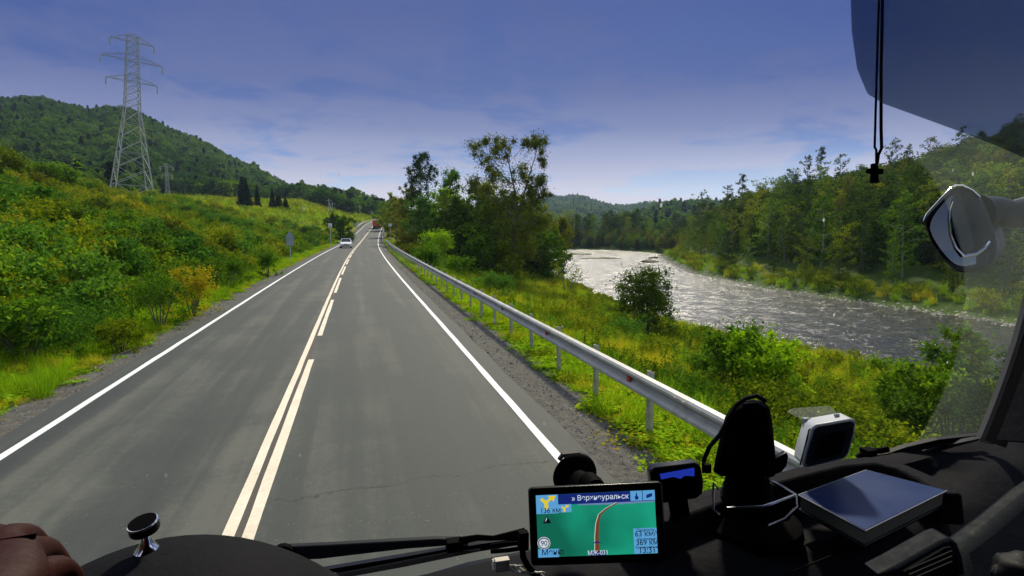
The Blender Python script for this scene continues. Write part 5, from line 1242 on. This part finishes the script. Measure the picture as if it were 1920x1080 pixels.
# outside mirror
MD = 1.55
def chaikin(P, k=2):
    for _ in range(k): P = [q for i in range(len(P)) for q in ((P[i][0]*.75+P[(i+1) % len(P)][0]*.25, P[i][1]*.75+P[(i+1) % len(P)][1]*.25), (P[i][0]*.25+P[(i+1) % len(P)][0]*.75, P[i][1]*.25+P[(i+1) % len(P)][1]*.75))]
    return P
mir = empty('side_mirror', (0, 0, 0)); mir.parent = cab
def mp(px, py, D=MD): return Vector(atD(px, py, D))
out = [(1731, 412), (1735, 402), (1780, 352), (1792, 345), (1806, 347), (1832, 364), (1850, 395), (1872, 452), (1868, 485), (1850, 503), (1810, 513), (1790, 508), (1768, 488), (1745, 452)]
hous = MB(); V = []; out = chaikin(out); n = len(out); cxm = (1812, 432)
for f_, d_, sh in ((0.93, -0.012, 0), (0.99, -0.006, 0), (1.0, 0.004, 0), (0.97, 0.05, 8), (0.80, 0.11, 26), (0.45, 0.15, 40)):
    for px, py in out: V.append(mp(cxm[0]+(px-cxm[0])*f_+sh, cxm[1]+(py-cxm[1])*f_, MD+d_))
Ff = [(j*n+i, j*n+(i+1) % n, (j+1)*n+(i+1) % n, (j+1)*n+i) for j in range(5) for i in range(n)]+[tuple(range(n)), tuple(range(5*n, 6*n))]
MIRH = pmat('mirror_housing', (0.018, 0.024, 0.038), 0.5, spec=0.15)
part(hous.add(V, Ff), 'housing', MIRH, mir, smooth=True)
BLM = pmat('mirror_black_edge', (0.008, 0.008, 0.01), 0.4)
part(MB().prism([mp(px, py, MD-0.013) for px, py in ((1733, 412), (1737, 402), (1784, 354), (1798, 350), (1803, 368), (1800, 420), (1822, 478), (1856, 470), (1852, 496), (1810, 508), (1790, 505), (1768, 486), (1746, 452))], Vector(FW)*0.004), 'recess', BLM, mir)
part(MB().tube([mp(px, py, MD-0.012) for px, py in ((1733, 414), (1738, 402), (1782, 354), (1792, 348), (1804, 348), (1822, 357), (1836, 370))], 0.0034, 7), 'rim', CHR, mir, smooth=True)
MG = pmat('mirror_glass', (0.20, 0.22, 0.20), 0.03, 1.0)
gp = [(1741, 415), (1783, 364), (1790, 372), (1784, 392), (1781, 412), (1784, 440), (1794, 465), (1808, 482), (1830, 480), (1850, 468), (1847, 490), (1812, 500), (1792, 497), (1773, 480), (1749, 446)]
part(MB().prism([mp(px, py, MD-0.017+(px-1790)*0.0001) for px, py in chaikin(gp)], Vector(FW)*0.002), 'glass', MG, mir)
sm = [(1785, 376), (1794, 366), (1802, 376), (1812, 402), (1824, 440), (1830, 468), (1812, 476), (1797, 460), (1788, 430), (1784, 400)]
part(MB().prism([mp(px, py, MD-0.020) for px, py in chaikin(sm)], Vector(FW)*0.003), 'dark_insert', pmat('mirror_inner_dark', (0.010, 0.035, 0.032), 0.2), mir)
part(MB().tube([mp(px, py, MD-0.021) for px, py in ((1787, 378), (1782, 392), (1781, 412), (1784, 440), (1794, 465), (1808, 480), (1830, 476), (1846, 466), (1856, 453))], [.0012, .0014, .0015, .0015, .002, .0035, .004, .0035, .003], 7), 'inner_rim', CHR, mir, smooth=True)
part(MB().tube([mp(px, py, MD+0.06) for px, py in ((1840, 400), (1870, 396), (1895, 402), (1925, 398), (1990, 392))], [0.05, 0.040, 0.038, 0.044, 0.05], 12), 'arm', MIRH, mir, smooth=True)

# ------------------------------------------------------------------ things on and above the dashboard
def local(root, P): return [Vector(p)-root.location for p in P]
def placed(root, mb, name, mat, parent=None, **kw):
    L = root.location; mb.v = [(p[0]-L[0], p[1]-L[1], p[2]-L[2]) for p in mb.v]
    return mb.build(name, mat, parent or root, **kw)
# navigator
g0 = Vector(atD(1118, 1050, 0.70)); gps = empty('satellite_navigator', g0); tag(gps, 'black satellite navigator with a glowing green map, mounted low on the windshield', 'navigator')
GD = 0.70
def gpt(u, v, d=0.0):
    """u,v in 0..1 over the navigator face (top left origin)"""
    A, B, C_, D_ = Vector(atD(990, 915, GD)), Vector(atD(1242, 903, GD)), Vector(atD(1250, 1053, GD-0.02)), Vector(atD(996, 1062, GD-0.02))
    p = A*(1-u)*(1-v)+B*u*(1-v)+C_*u*v+D_*(1-u)*v
    nn = (B-A).cross(D_-A).normalized()
    if nn.dot(Vector(FW)) > 0: nn = -nn
    return p+nn*d
GN = None
body = [gpt(u, v, 0.0) for u, v in ((0.02, 0.0), (0.98, 0.0), (1, 0.03), (1, 0.97), (0.98, 1), (0.02, 1), (0, 0.97), (0, 0.03))]
nrm = (gpt(0.5, 0.5, 0.01)-gpt(0.5, 0.5, 0)).normalized()
placed(gps, MB().prism(body, -nrm*0.016), 'body', BLKG, bevel=0.002)
def emat(name, c, s=1.0): return pmat(name, tuple(x*0.1 for x in c), 0.3, emit=c, estr=s)
E_MAP = bpy.data.materials.new('screen_map_green'); E_MAP.use_nodes = True; t = NT(E_MAP.node_tree); b = t.n['Principled BSDF']
geo = t.new('ShaderNodeTexCoord'); q = t.noise(geo.outputs['Object'], 14, 2, 0.4)
b.inputs['Base Color'].default_value = (0.01, 0.02, 0.02, 1); b.inputs['Roughness'].default_value = 0.15
t.l.new(t.ramp(q, [(0.38, (0.006, 0.14, 0.085)), (0.62, (0.012, 0.36, 0.22))]), b.inputs['Emission Color']); b.inputs['Emission Strength'].default_value = 0.9
def rect(u0, v0, u1, v1, d): return [gpt(u0, v0, d), gpt(u1, v0, d), gpt(u1, v1, d), gpt(u0, v1, d)]
SU0, SU1, SV0, SV1 = 0.055, 0.935, 0.10, 0.89
def S(u, v): return SU0+(SU1-SU0)*u, SV0+(SV1-SV0)*v
def srect(u0, v0, u1, v1, d):
    a, b_ = S(u0, v0); c, e = S(u1, v1); return rect(a, b_, c, e, d)
scr = placed(gps, MB().prism(srect(0, 0, 1, 1, 0.0010), nrm*0.0004), 'screen', E_MAP)
EB = emat('screen_light_blue', (0.10, 0.33, 0.62)); ENV = emat('screen_navy', (0.008, 0.02, 0.16)); EBR = emat('screen_route_brown', (0.16, 0.045, 0.02)); EY = emat('screen_yellow', (0.72, 0.55, 0.03)); EW = emat('screen_white', (0.55, 0.65, 0.75)); EK = emat('screen_black', (0.003, 0.004, 0.01)); ESK = emat('screen_sky', (0.14, 0.22, 0.40)); EPB = emat('screen_pale_line', (0.45, 0.6, 0.5))
def sp(P, name, mat, d=0.0016): return placed(gps, MB().prism([gpt(*S(u, v), d) for u, v in P], nrm*0.0003), name, mat, scr)
sp([(0, 0), (1, 0), (1, .17), (0, .17)], 'title_bar', ENV)
sp([(0.35, .17), (1, .17), (1, .19), (0.7, .205), (0.35, .19)], 'horizon', ESK, 0.0014)
for R_4 in ((0, 0, .185, .305), (.185, .165, .295, .295), (.795, .0, .893, .16), (.899, .0, 1, .16), (0, .87, .175, 1), (.805, .60, 1, .995)):
    u0, v0, u1, v1 = R_4; sp([(u0, v0), (u1, v0), (u1, v1), (u0, v1)], 'panel', EB, 0.0020)
sp([(.475, 1), (.515, 1), (.512, .70), (.52, .50), (.54, .36), (.60, .27), (.69, .175), (.68, .17), (.585, .26), (.522, .35), (.495, .50), (.482, .70)], 'route', EBR, 0.0018)
sp([(.469, 1), (.476, .70), (.489, .50), (.516, .35), (.58, .256), (.675, .165), (.680, .17), (.585, .26), (.522, .35), (.495, .50), (.482, .70), (.475, 1)], 'route_edge', EPB, 0.0022)
sp([(.455, .81), (.495, .77), (.54, .81), (.495, .80)], 'position_marker', ENV, 0.0024)
sp([(.43, .935), (.57, .935), (.57, .995), (.43, .995)], 'road_panel', ENV, 0.0024)
def arrow(cx_, cy_, s, nm):
    P = [(-.12, .5), (.12, .5), (.12, 0), (.35, -.18), (.45, -.02), (.6, -.45), (.1, -.45), (.22, -.3), (0, -.12), (-.25, -.32), (-.38, -.18), (-.12, .08)]
    sp([(cx_+x*s*0.16, cy_+y*s*0.27) for x, y in P], nm, EY, 0.0026)
arrow(.085, .12, .85, 'turn_arrow'); arrow(.235, .23, .42, 'small_turn_arrow')
sp([(.05, .46), (.085, .33), (.12, .46)], 'north_arrow', EK, 0.0018); sp([(.068, .44), (.085, .355), (.085, .40)], 'north_arrow_tip', EW, 0.0023)
def disc(cu, cv, r_, mat, d, nm): sp([(cu+r_*math.cos(a), cv+r_*1.83*math.sin(a)) for a in np.linspace(0, 6.28, 19)[:-1]], nm, mat, d)
disc(.052, .775, .054, EW, 0.0016, 'speed_limit_disc'); disc(.052, .775, .049, emat('screen_ring_dark', (0.10, 0.02, 0.03)), 0.0020, 'speed_limit_ring'); disc(.052, .775, .040, EW, 0.0024, 'speed_limit_face')
# icons on the two top right buttons
sp([(.835, .14), (.83, .09), (.84, .08), (.842, .03), (.85, .03), (.852, .08), (.862, .10), (.858, .14)], 'hand_icon', ENV, 0.0026)
sp([(.925, .12), (.93, .07), (.965, .05), (.98, .05), (.975, .10), (.94, .12)], 'map_icon', ENV, 0.0026)
# writing
U_ = (gpt(1, .5)-gpt(0, .5)).normalized(); V_ = (gpt(.5, 0)-gpt(.5, 1)).normalized(); N_ = nrm
def text(s, u, v, size, mat, parent, name='writing', d=0.0030, align='LEFT', pt=None, ax=None, root=None):
    cu = bpy.data.curves.new('tmp', 'FONT'); cu.body = s; cu.size = size; cu.align_x = align; cu.extrude = 0.0001; cu.offset = 0.00004
    to = bpy.data.objects.new('tmp', cu); SC.collection.objects.link(to); bpy.context.view_layer.update()
    dg = bpy.context.evaluated_depsgraph_get(); me = bpy.data.meshes.new_from_object(to.evaluated_get(dg)); bpy.data.objects.remove(to)
    a, b_, c = ax or (U_, V_, N_); p0 = pt if pt is not None else gpt(*S(u, v), d)
    M = Matrix(((a.x, b_.x, c.x, 0), (a.y, b_.y, c.y, 0), (a.z, b_.z, c.z, 0), (0, 0, 0, 1)))
    me.transform(M); me.transform(Matrix.Translation(p0-(root or gps).location)); me.materials.clear(); me.materials.append(mat); me.name = name
    return link(bpy.data.objects.new(name, me), parent)
text('» Верхнеуральск', .30, .112, .0082, EW, scr)
text('136 км', .030, .29, .0080, EK, scr)
text('90', .0525, .812, .0078, EK, scr, align='CENTER')
text('Меню', .028, .962, .0090, EK, scr)
text('МЖ-031', .50, .985, .0066, EW, scr, align='CENTER')
text('Скорость', .83, .65, .0046, EK, scr); text('63 км/ч', .815, .725, .0086, EK, scr)
text('Расстояние', .835, .79, .0040, EK, scr); text('369 км', .82, .862, .0086, EK, scr)
text('Время прибытия', .815, .915, .0034, EK, scr); text('13:31', .84, .984, .0092, EK, scr)
# suction cup and arm of the navigator
placed(gps, MB().lathe([(0.028, 0.0), (0.031, 0.005), (0.030, 0.010), (0.024, 0.015), (0.016, 0.022), (0.010, 0.026)], Vector(atD(1075, 886, 0.80))+Vector((0, -0.0, 0)), 30, Matrix.Rotation(R(98), 3, 'X')), 'suction_cup', BLK, smooth=True)
placed(gps, MB().tube([Vector(atD(1082, 898, 0.78)), Vector(atD(1095, 912, 0.755)), Vector(atD(1110, 930, 0.73))], [0.014, 0.018, 0.016], 10).lathe([(0.014, -0.012), (0.015, 0.0), (0.014, 0.012)], Vector(atD(1110, 912, 0.735)), 18, Matrix.Rotation(R(90), 3, 'X')), 'mount_arm', BLK, smooth=True)
placed(gps, MB().tube([Vector(atD(px, py, .80)) for px, py in ((1048, 862), (1055, 853), (1085, 850), (1100, 856), (1112, 868))], [0.003, 0.004, 0.004, 0.003, 0.002], 6), 'cup_rim', PILL, smooth=True)
placed(gps, MB().box(Vector(atD(981, 1013, .70)), (0.012, 0.010, 0.022)).tube([Vector(atD(979, 1025, .70)), Vector(atD(981, 1045, .70)), Vector(atD(990, 1062, .70)), Vector(atD(1010, 1085, .70))], 0.004, 8), 'power_plug', BLK, bevel=0.001)
placed(gps, MB().tube([Vector(atD(px, py, .72)) for px, py in ((978, 1018), (950, 1020), (920, 1024))], 0.0028, 6).tube([Vector(atD(px, py, .72)) for px, py in ((978, 1028), (950, 1032), (920, 1034))], 0.0028, 6), 'cable', BLK, smooth=True)
# white plug on wires
c0 = Vector(atD(945, 1062, .70)); pl_ = empty('wire_connector', c0); tag(pl_, 'small cream wire connector with twisted white wires left of the navigator', 'connector')
CRM = pmat('cream_plastic', (0.55, 0.50, 0.42), 0.6)
mb = MB().box(Vector(atD(941, 1058, .70)), (0.018, 0.010, 0.014))
for k in range(4): mb.box(Vector(atD(928, 1051+k*5, .70)), (0.006, 0.008, 0.0018))
placed(pl_, mb, 'housing', CRM, bevel=0.001)
WW = pmat('white_wire', (0.6, 0.58, 0.54), 0.5); mb = MB()
for k in range(4):
    mb.tube([Vector(atD(950+dx_, 1055+k*3+3.5*math.sin(dx_*0.16+k*1.7)+dx_*0.32, .70+0.003*math.cos(dx_*.16+k*1.7))) for dx_ in range(0, 75, 6)], 0.0013, 6)
placed(pl_, mb, 'wires', WW, smooth=True)
# small display (second camera screen) left of the big holder
d0 = Vector(atD(1275, 935, .80)); dc = empty('dash_display', d0); tag(dc, 'small black dash camera with a faint blue screen, right of the navigator', 'dash camera')
def dp(px, py, D=.80): return Vector(atD(px, py, D))
placed(dc, MB().prism([dp(1218, 884), dp(1228, 877), dp(1303, 868), dp(1314, 872), dp(1320, 905), dp(1318, 926), dp(1306, 936), dp(1234, 946), dp(1224, 930)], Vector(FW)*0.022), 'body', BLKG, bevel=0.003)
placed(dc, MB().prism([dp(1237, 889, .797), dp(1302, 877, .797), dp(1302, 893, .797), dp(1284, 892, .797), dp(1276, 898, .797), dp(1262, 894, .797), dp(1240, 899, .797)], Vector(FW)*0.0005), 'screen', emat('display_deep_blue', (0.012, 0.03, 0.32)))
placed(dc, MB().box(dp(1326, 878, .80), (0.009, 0.008, 0.012)), 'plug', BLK, bevel=0.001)
placed(dc, MB().tube([dp(1270, 935, .81), dp(1275, 965, .81)], 0.014, 8), 'foot', BLK)
# big black rounded holder with the cable looped over it
h0 = Vector(atD(1405, 985, .86)); bh = empty('device_holder', h0); tag(bh, 'big black rounded device holder on a ribbed stand in the middle of the dash', 'device holder')
def bp(px, py, D=.86): return Vector(atD(px, py, D))
ol = [(1337, 884), (1341, 860), (1350, 820), (1359, 782), (1370, 764), (1388, 753), (1412, 749), (1432, 752), (1443, 764), (1448, 790), (1453, 840), (1456, 880), (1452, 893), (1434, 898), (1400, 896), (1352, 893)]
mb = MB(); n = len(ol); cm = (1402, 835); V = []
for f_, d_ in ((0.86, -0.018), (0.98, -0.010), (1.0, 0.0), (0.97, 0.018), (0.85, 0.03)):
    for px, py in ol: V.append(bp(cm[0]+(px-cm[0])*f_, cm[1]+(py-cm[1])*f_, .86+d_))
Ff = [(j*n+i, j*n+(i+1) % n, (j+1)*n+(i+1) % n, (j+1)*n+i) for j in range(4) for i in range(n)]+[tuple(range(n)), tuple(range(4*n, 5*n))]
placed(bh, mb.add(V, Ff), 'shell', BLK, smooth=True)
placed(bh, MB().prism([bp(1392, 757, .838), bp(1420, 754, .838), bp(1438, 762, .838), bp(1441, 770, .838), bp(1398, 773, .838)], Vector(FW)*0.006), 'top_cap', DASH2, bevel=0.003)
placed(bh, MB().tube([bp(px, py, .835) for px, py in ((1320, 886), (1320, 862), (1330, 838), (1350, 815), (1366, 785), (1380, 760), (1398, 747), (1418, 742), (1436, 752))], 0.0032, 7), 'cable', DASH, smooth=True)
placed(bh, MB().prism([bp(1452, 862), bp(1476, 848), bp(1479, 856), bp(1476, 874), bp(1466, 886), bp(1450, 892)], Vector(FW)*0.014), 'side_clip', BLKG, bevel=0.002)
mb = MB(); rb = []
for k in range(9): rb += [(0.030+0.002*k, -0.007*k), (0.024+0.002*k, -0.007*k-0.003)]
placed(bh, mb.lathe(rb[::-1], bp(1402, 895), 20), 'ribbed_stand', BLK, smooth=False)
placed(bh, MB().lathe([(0.075, -0.014), (0.072, 0.0), (0.045, 0.012)], bp(1403, 972, .86), 26), 'base', BLK, smooth=True)
# wire frame tray round the stand
wt = empty('wire_tray', Vector(atZ(1400, 960, 2.40))); tag(wt, 'thin bent metal wire frame round the foot of the black holder', 'wire frame')
def tp_(px, py, D): return Vector(atD(px, py, D))
mb = MB().tube([tp_(1348, 918, .80), tp_(1338, 906, .80), tp_(1337, 930, .79), tp_(1338, 955, .78), tp_(1350, 966, .77)], 0.0018, 6)
mb.tube([tp_(1434, 896, .84), tp_(1455, 905, .82), tp_(1492, 928, .80), tp_(1455, 942, .78), tp_(1430, 950, .77), tp_(1363, 953, .77)], 0.0020, 6)
mb.tube([tp_(1492, 928, .80), tp_(1494, 950, .79), tp_(1470, 972, .78), tp_(1440, 985, .77)], 0.0018, 6)
placed(wt, mb, 'frame', pmat('dark_chrome_wire', (0.30, 0.31, 0.34), 0.25, 0.9), smooth=True)
placed(wt, MB().prism([tp_(1445, 944, .785), tp_(1494, 930, .80), tp_(1498, 948, .80), tp_(1480, 978, .785), tp_(1448, 985, .77)], Vector(FW)*0.012), 'pouch', BLK, bevel=0.003)
# white box device
wb0 = Vector(atD(1545, 872, .92)); wb = empty('white_receiver', wb0); tag(wb, 'white boxy receiver with a black square face leaning on the dash edge', 'receiver')
def wq(px, py, D=.92): return Vector(atD(px, py, D))
face = [(1522, 803), (1530, 796), (1598, 784), (1606, 790), (1603, 812), (1592, 852), (1584, 861), (1512, 878), (1504, 872), (1508, 850)]
cx0, cy0 = 1500, 797
placed(wb, MB().prism([wq(px, py, .90) for px, py in face], Vector(wq(1506, 788, .965))-wq(1524, 800, .90)), 'shell', WHT, bevel=0.004)
ctr = (1556, 830)
placed(wb, MB().prism([wq(ctr[0]+(px-ctr[0])*0.90, ctr[1]+(py-ctr[1])*0.90, .898) for px, py in face], Vector(FW)*-0.002), 'bezel', pmat('dark_bezel', (0.03, 0.033, 0.04), 0.35), bevel=0.001)
placed(wb, MB().prism([wq(1540, 817, .8945), wq(1589, 806, .8945), wq(1577, 850, .8945), wq(1528, 862, .8945)], Vector(FW)*-0.0008), 'screen', BLKG)
placed(wb, MB().tube([wq(1517, 806, .905), wq(1510, 835, .905), wq(1500, 872, .905)], 0.0012, 5).tube([wq(1517, 806, .905), wq(1560, 792, .905), wq(1600, 786, .905)], 0.0012, 5), 'groove', BLK)
placed(wb, MB().box(wq(1569, 779, .93), (0.008, 0.006, 0.006)).box(wq(1512, 790, .955), (0.012, 0.01, 0.012)), 'suction_lug', pmat('clear_rubber', (0.35, 0.4, 0.42), 0.2), bevel=0.002)
# reflection-like sheen above the receiver, built as a pale translucent plate
ac_m = bpy.data.materials.new('reflection_sheet'); ac_m.use_nodes = True; t = NT(ac_m.node_tree); t.n.clear()
a1 = t.new('ShaderNodeBsdfTransparent'); a2 = t.new('ShaderNodeBsdfTranslucent'); a2.inputs[0].default_value = (0.5, 0.52, 0.5, 1); mm_ = t.new('ShaderNodeMixShader'); mm_.inputs[0].default_value = 0.10
t.l.new(a1.outputs[0], mm_.inputs[1]); t.l.new(a2.outputs[0], mm_.inputs[2]); oo = t.new('ShaderNodeOutputMaterial'); t.l.new(mm_.outputs[0], oo.inputs[0])
placed(wb, MB().prism([wq(1476, 772, .985), wq(1486, 766, .985), wq(1556, 761, .985), wq(1568, 772, .985), wq(1570, 782, .985), wq(1510, 790, .985)], Vector(FW)*0.002), 'reflection_plate', ac_m)
# blue album in the tray
bz = 2.405
bc = [atZ(1497, 932, bz), atZ(1624, 885, bz), atZ(1775, 924, bz), atZ(1622, 1000, bz)]
bk = empty('album', Vector(bc[3])-Vector((0, 0, 0.025))); tag(bk, 'shiny dark blue album lying flat in the dash tray', 'album')
NB = pmat('blue_cover', (0.012, 0.032, 0.125), 0.35, nscale=8, namt=0.15, spec=0.15)
def bq(z, s=1.0): 
    c = sum((Vector(p) for p in bc), Vector())/4
    return [Vector((c.x+(p[0]-c.x)*s, c.y+(p[1]-c.y)*s, z)) for p in bc]
placed(bk, MB().prism(bq(bz, 1.0), (0, 0, 0.004)), 'front_cover', NB, bevel=0.0015)
placed(bk, MB().prism(bq(bz-0.017, 0.965), (0, 0, 0.0165)), 'pages', pmat('page_block', (0.20, 0.19, 0.13), 0.8, nscale=3, namt=0.2))
placed(bk, MB().prism(bq(bz-0.022, 1.0), (0, 0, 0.0045)), 'back_cover', BLKG, bevel=0.0015)
tm_ = MB().tube([Vector(p)+Vector((0, 0, 0.003)) for p in bc]+[Vector(bc[0])+Vector((0, 0, 0.003))], 0.0011, 5); placed(bk, tm_, 'cover_edge', pmat('edge_grey', (0.30, 0.30, 0.34), 0.3))
# magnetic phone holder on the instrument hood
ph0 = Vector(atD(272, 1030, .60)); ph = empty('magnetic_phone_holder', ph0); tag(ph, 'round black magnetic phone holder with a silver rim on the instrument hood', 'phone holder')
Mh = Matrix.Rotation(R(10), 3, 'X') @ Matrix.Rotation(R(-9), 3, 'Y')
hc = Vector(atD(269, 985, .60))
placed(ph, MB().lathe([(0.0132, -0.007), (0.0143, -0.005), (0.0143, 0.002)], hc, 30, Mh), 'head', BLKG, smooth=True)
placed(ph, MB().lathe([(0.0142, 0.0015), (0.0147, 0.003), (0.0141, 0.0040), (0.0128, 0.0043)], hc, 30, Mh), 'silver_rim', CHR, smooth=True)
placed(ph, MB().lathe([(0.0124, 0.0035), (0.0132, 0.0050)], hc, 30, Mh), 'magnet_pad', BLK)
placed(ph, MB().tube([hc+Vector((0.001, 0, -0.006)), hc+Vector((0.002, 0, -0.016)), hc+Vector((0.002, 0, -0.022))], [0.004, 0.0032, 0.005], 12), 'stem', CHR, smooth=True)
placed(ph, MB().lathe([(0.0130, -0.031), (0.0130, -0.028), (0.009, -0.0235), (0.006, -0.018), (0.004, -0.012)], hc+Vector((0.002, 0, 0)), 24), 'base', CHR, smooth=True)
# hanging cross
cr0 = Vector(atD(1641, 328, .86)); cr = empty('hanging_cross', cr0); tag(cr, 'small dark cross hanging on a cord from the top of the windshield', 'cross')
def cq(px, py, D=.86): return Vector(atD(px, py, D))
cro = [(1636, 306), (1647, 306), (1648, 316), (1657, 316), (1657, 326), (1648, 325), (1649, 342), (1634, 342), (1636, 325), (1627, 324), (1628, 315), (1636, 316)]
placed(cr, MB().prism([cq(*p) for p in cro], Vector(FW)*0.006), 'cross_body', BLK, bevel=0.001)
placed(cr, MB().tube([cq(1643, 307), cq(1643, 290), cq(1643, 281), cq(1640, 276), cq(1641, 240), cq(1644, 130), cq(1650, -60)], 0.0018, 6).tube([cq(1645, 307), cq(1647, 290), cq(1653, 278), cq(1652, 240), cq(1652, 130), cq(1656, -60)], 0.0024, 6), 'cord', BLK, smooth=True)
# clear scratched paper bag at the far lower right
pb_ = Vector(atD(1895, 1062, .60)); pk = empty('snack_packet', pb_); tag(pk, 'crumpled foil packet with rusty specks in the lower right corner', 'packet')
bm = bmesh.new(); bmesh.ops.create_icosphere(bm, subdivisions=3, radius=1)
for v in bm.verts:
    q = v.co; k = 1+0.12*math.sin(q.x*5+1)*math.sin(q.y*4)+0.08*math.sin(q.z*6+q.x*4); v.co = Vector((q.x*0.030*k, q.y*0.026*k, q.z*0.018*k))
me = bpy.data.meshes.new('bag'); bm.to_mesh(me); bm.free()
FO = bpy.data.materials.new('foil'); FO.use_nodes = True; t = NT(FO.node_tree); b = t.n['Principled BSDF']; b.inputs['Roughness'].default_value = 0.6; b.inputs['Metallic'].default_value = 0.0; b.inputs['Specular IOR Level'].default_value = 0.1
tcx = t.new('ShaderNodeTexCoord'); t.l.new(t.ramp(t.noise(tcx.outputs['Object'], 60, 3, 0.7), [(0.42, (0.002, 0.002, 0.003)), (0.56, (0.006, 0.006, 0.008)), (0.60, (0.05, 0.05, 0.05)), (0.66, (0.03, 0.008, 0.003))]), b.inputs['Base Color'])
me.materials.append(FO); [setattr(p_, 'use_smooth', True) for p_ in me.polygons]; bo = link(bpy.data.objects.new('bag', me), pk); bo.location = (0.02, 0, -0.01)

# ------------------------------------------------------------------ steering wheel and the driver's hand
sw = empty('steering_wheel', (-0.52, 0.36, 2.36)); tag(sw, 'black steering wheel rim under the driver hand at the lower left', 'steering wheel')
Mw = Matrix.Rotation(R(62), 3, 'X'); WRr = 0.22
swc = Vector((-0.52, 0.36, 2.36))
hgrip = Vector(atD(60, 1078, .56))
swc = Vector((hgrip.x-0.02, hgrip.y-0.13, hgrip.z-0.20)); sw.location = swc
ring = [Vector((WRr*math.cos(a), WRr*math.sin(a), 0)) for a in np.linspace(0, 2*math.pi, 49)]
MB().tube([Mw @ p for p in ring], 0.014, 10, cap=False).build('rim', BLK, sw, smooth=True)
for a in (200, 340, 270): MB().tube([Mw @ Vector((0.04*math.cos(R(a)), 0.04*math.sin(R(a)), -0.03)), Mw @ Vector((0.21*math.cos(R(a)), 0.21*math.sin(R(a)), 0))], 0.012, 8).build('spoke', BLK, sw, smooth=True)
MB().lathe([(0.07, -0.05), (0.075, -0.03), (0.05, -0.015)], (0, 0, 0), 24, Mw).build('hub', BLK, sw, smooth=True)
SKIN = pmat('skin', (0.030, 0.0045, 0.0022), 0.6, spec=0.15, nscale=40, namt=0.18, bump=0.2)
per = empty('person', (0, 0, 0)); 
def skin(name, verts, edges, radii, mat, parent, sub=2, root=0):
    me = bpy.data.meshes.new(name); me.from_pydata([tuple(v) for v in verts], edges, []); me.materials.append(mat)
    o = bpy.data.objects.new(name, me); link(o, parent)
    sk = o.modifiers.new('skin', 'SKIN'); sk.use_smooth_shade = True
    dat = me.skin_vertices[0].data
    for i, r_ in enumerate(radii): dat[i].radius = (r_, r_) if not hasattr(r_, '__len__') else r_
    dat[root].use_root = True
    ss = o.modifiers.new('sub', 'SUBSURF'); ss.levels = sub; ss.render_levels = sub
    return o
HB = Vector(atD(40, 1090, .50))   # back of the hand centre
hd = lambda px, py, D: Vector(atD(px, py, D))
vs = []; es = []; rs = []
def nv(p, r_, parent_=None):
    vs.append(p); rs.append(r_); i = len(vs)-1
    if parent_ is not None: es.append((parent_, i))
    return i
wrist = nv(hd(-70, 1180, .42), 0.030)
fore = nv(hd(-260, 1380, .30), 0.040, wrist); elb = nv(hd(-420, 1700, .22), 0.046, fore)
palm = nv(hd(-10, 1100, .47), 0.032, wrist)
kn = []
for k, ((kx, ky, kD), pip, dip, tip) in enumerate((((-25, 1010, .515), (10, 1010, .56), (45, 1060, .585), (40, 1105, .58)),
        ((5, 1012, .505), (52, 1004, .55), (92, 1045, .58), (88, 1095, .575)),
        ((45, 1040, .500), (85, 1028, .54), (118, 1062, .565), (112, 1105, .56)),
        ((75, 1078, .495), (112, 1062, .52), (140, 1088, .545), (132, 1120, .545)))):
    a = nv(hd(kx, ky, kD), 0.0155, palm); b1 = nv(hd(*pip), 0.0118, a); c1 = nv(hd(*dip), 0.0100, b1); nv(hd(*tip), 0.0085, c1)
th0 = nv(hd(55, 1125, .46), 0.015, palm); th1 = nv(hd(100, 1140, .48), 0.0125, th0); nv(hd(125, 1130, .52), 0.010, th1)
tag(per, 'driver whose bare hand grips the steering wheel at the lower left corner', 'person')
body_ = skin('arm_and_hand', vs, es, rs, SKIN, per)
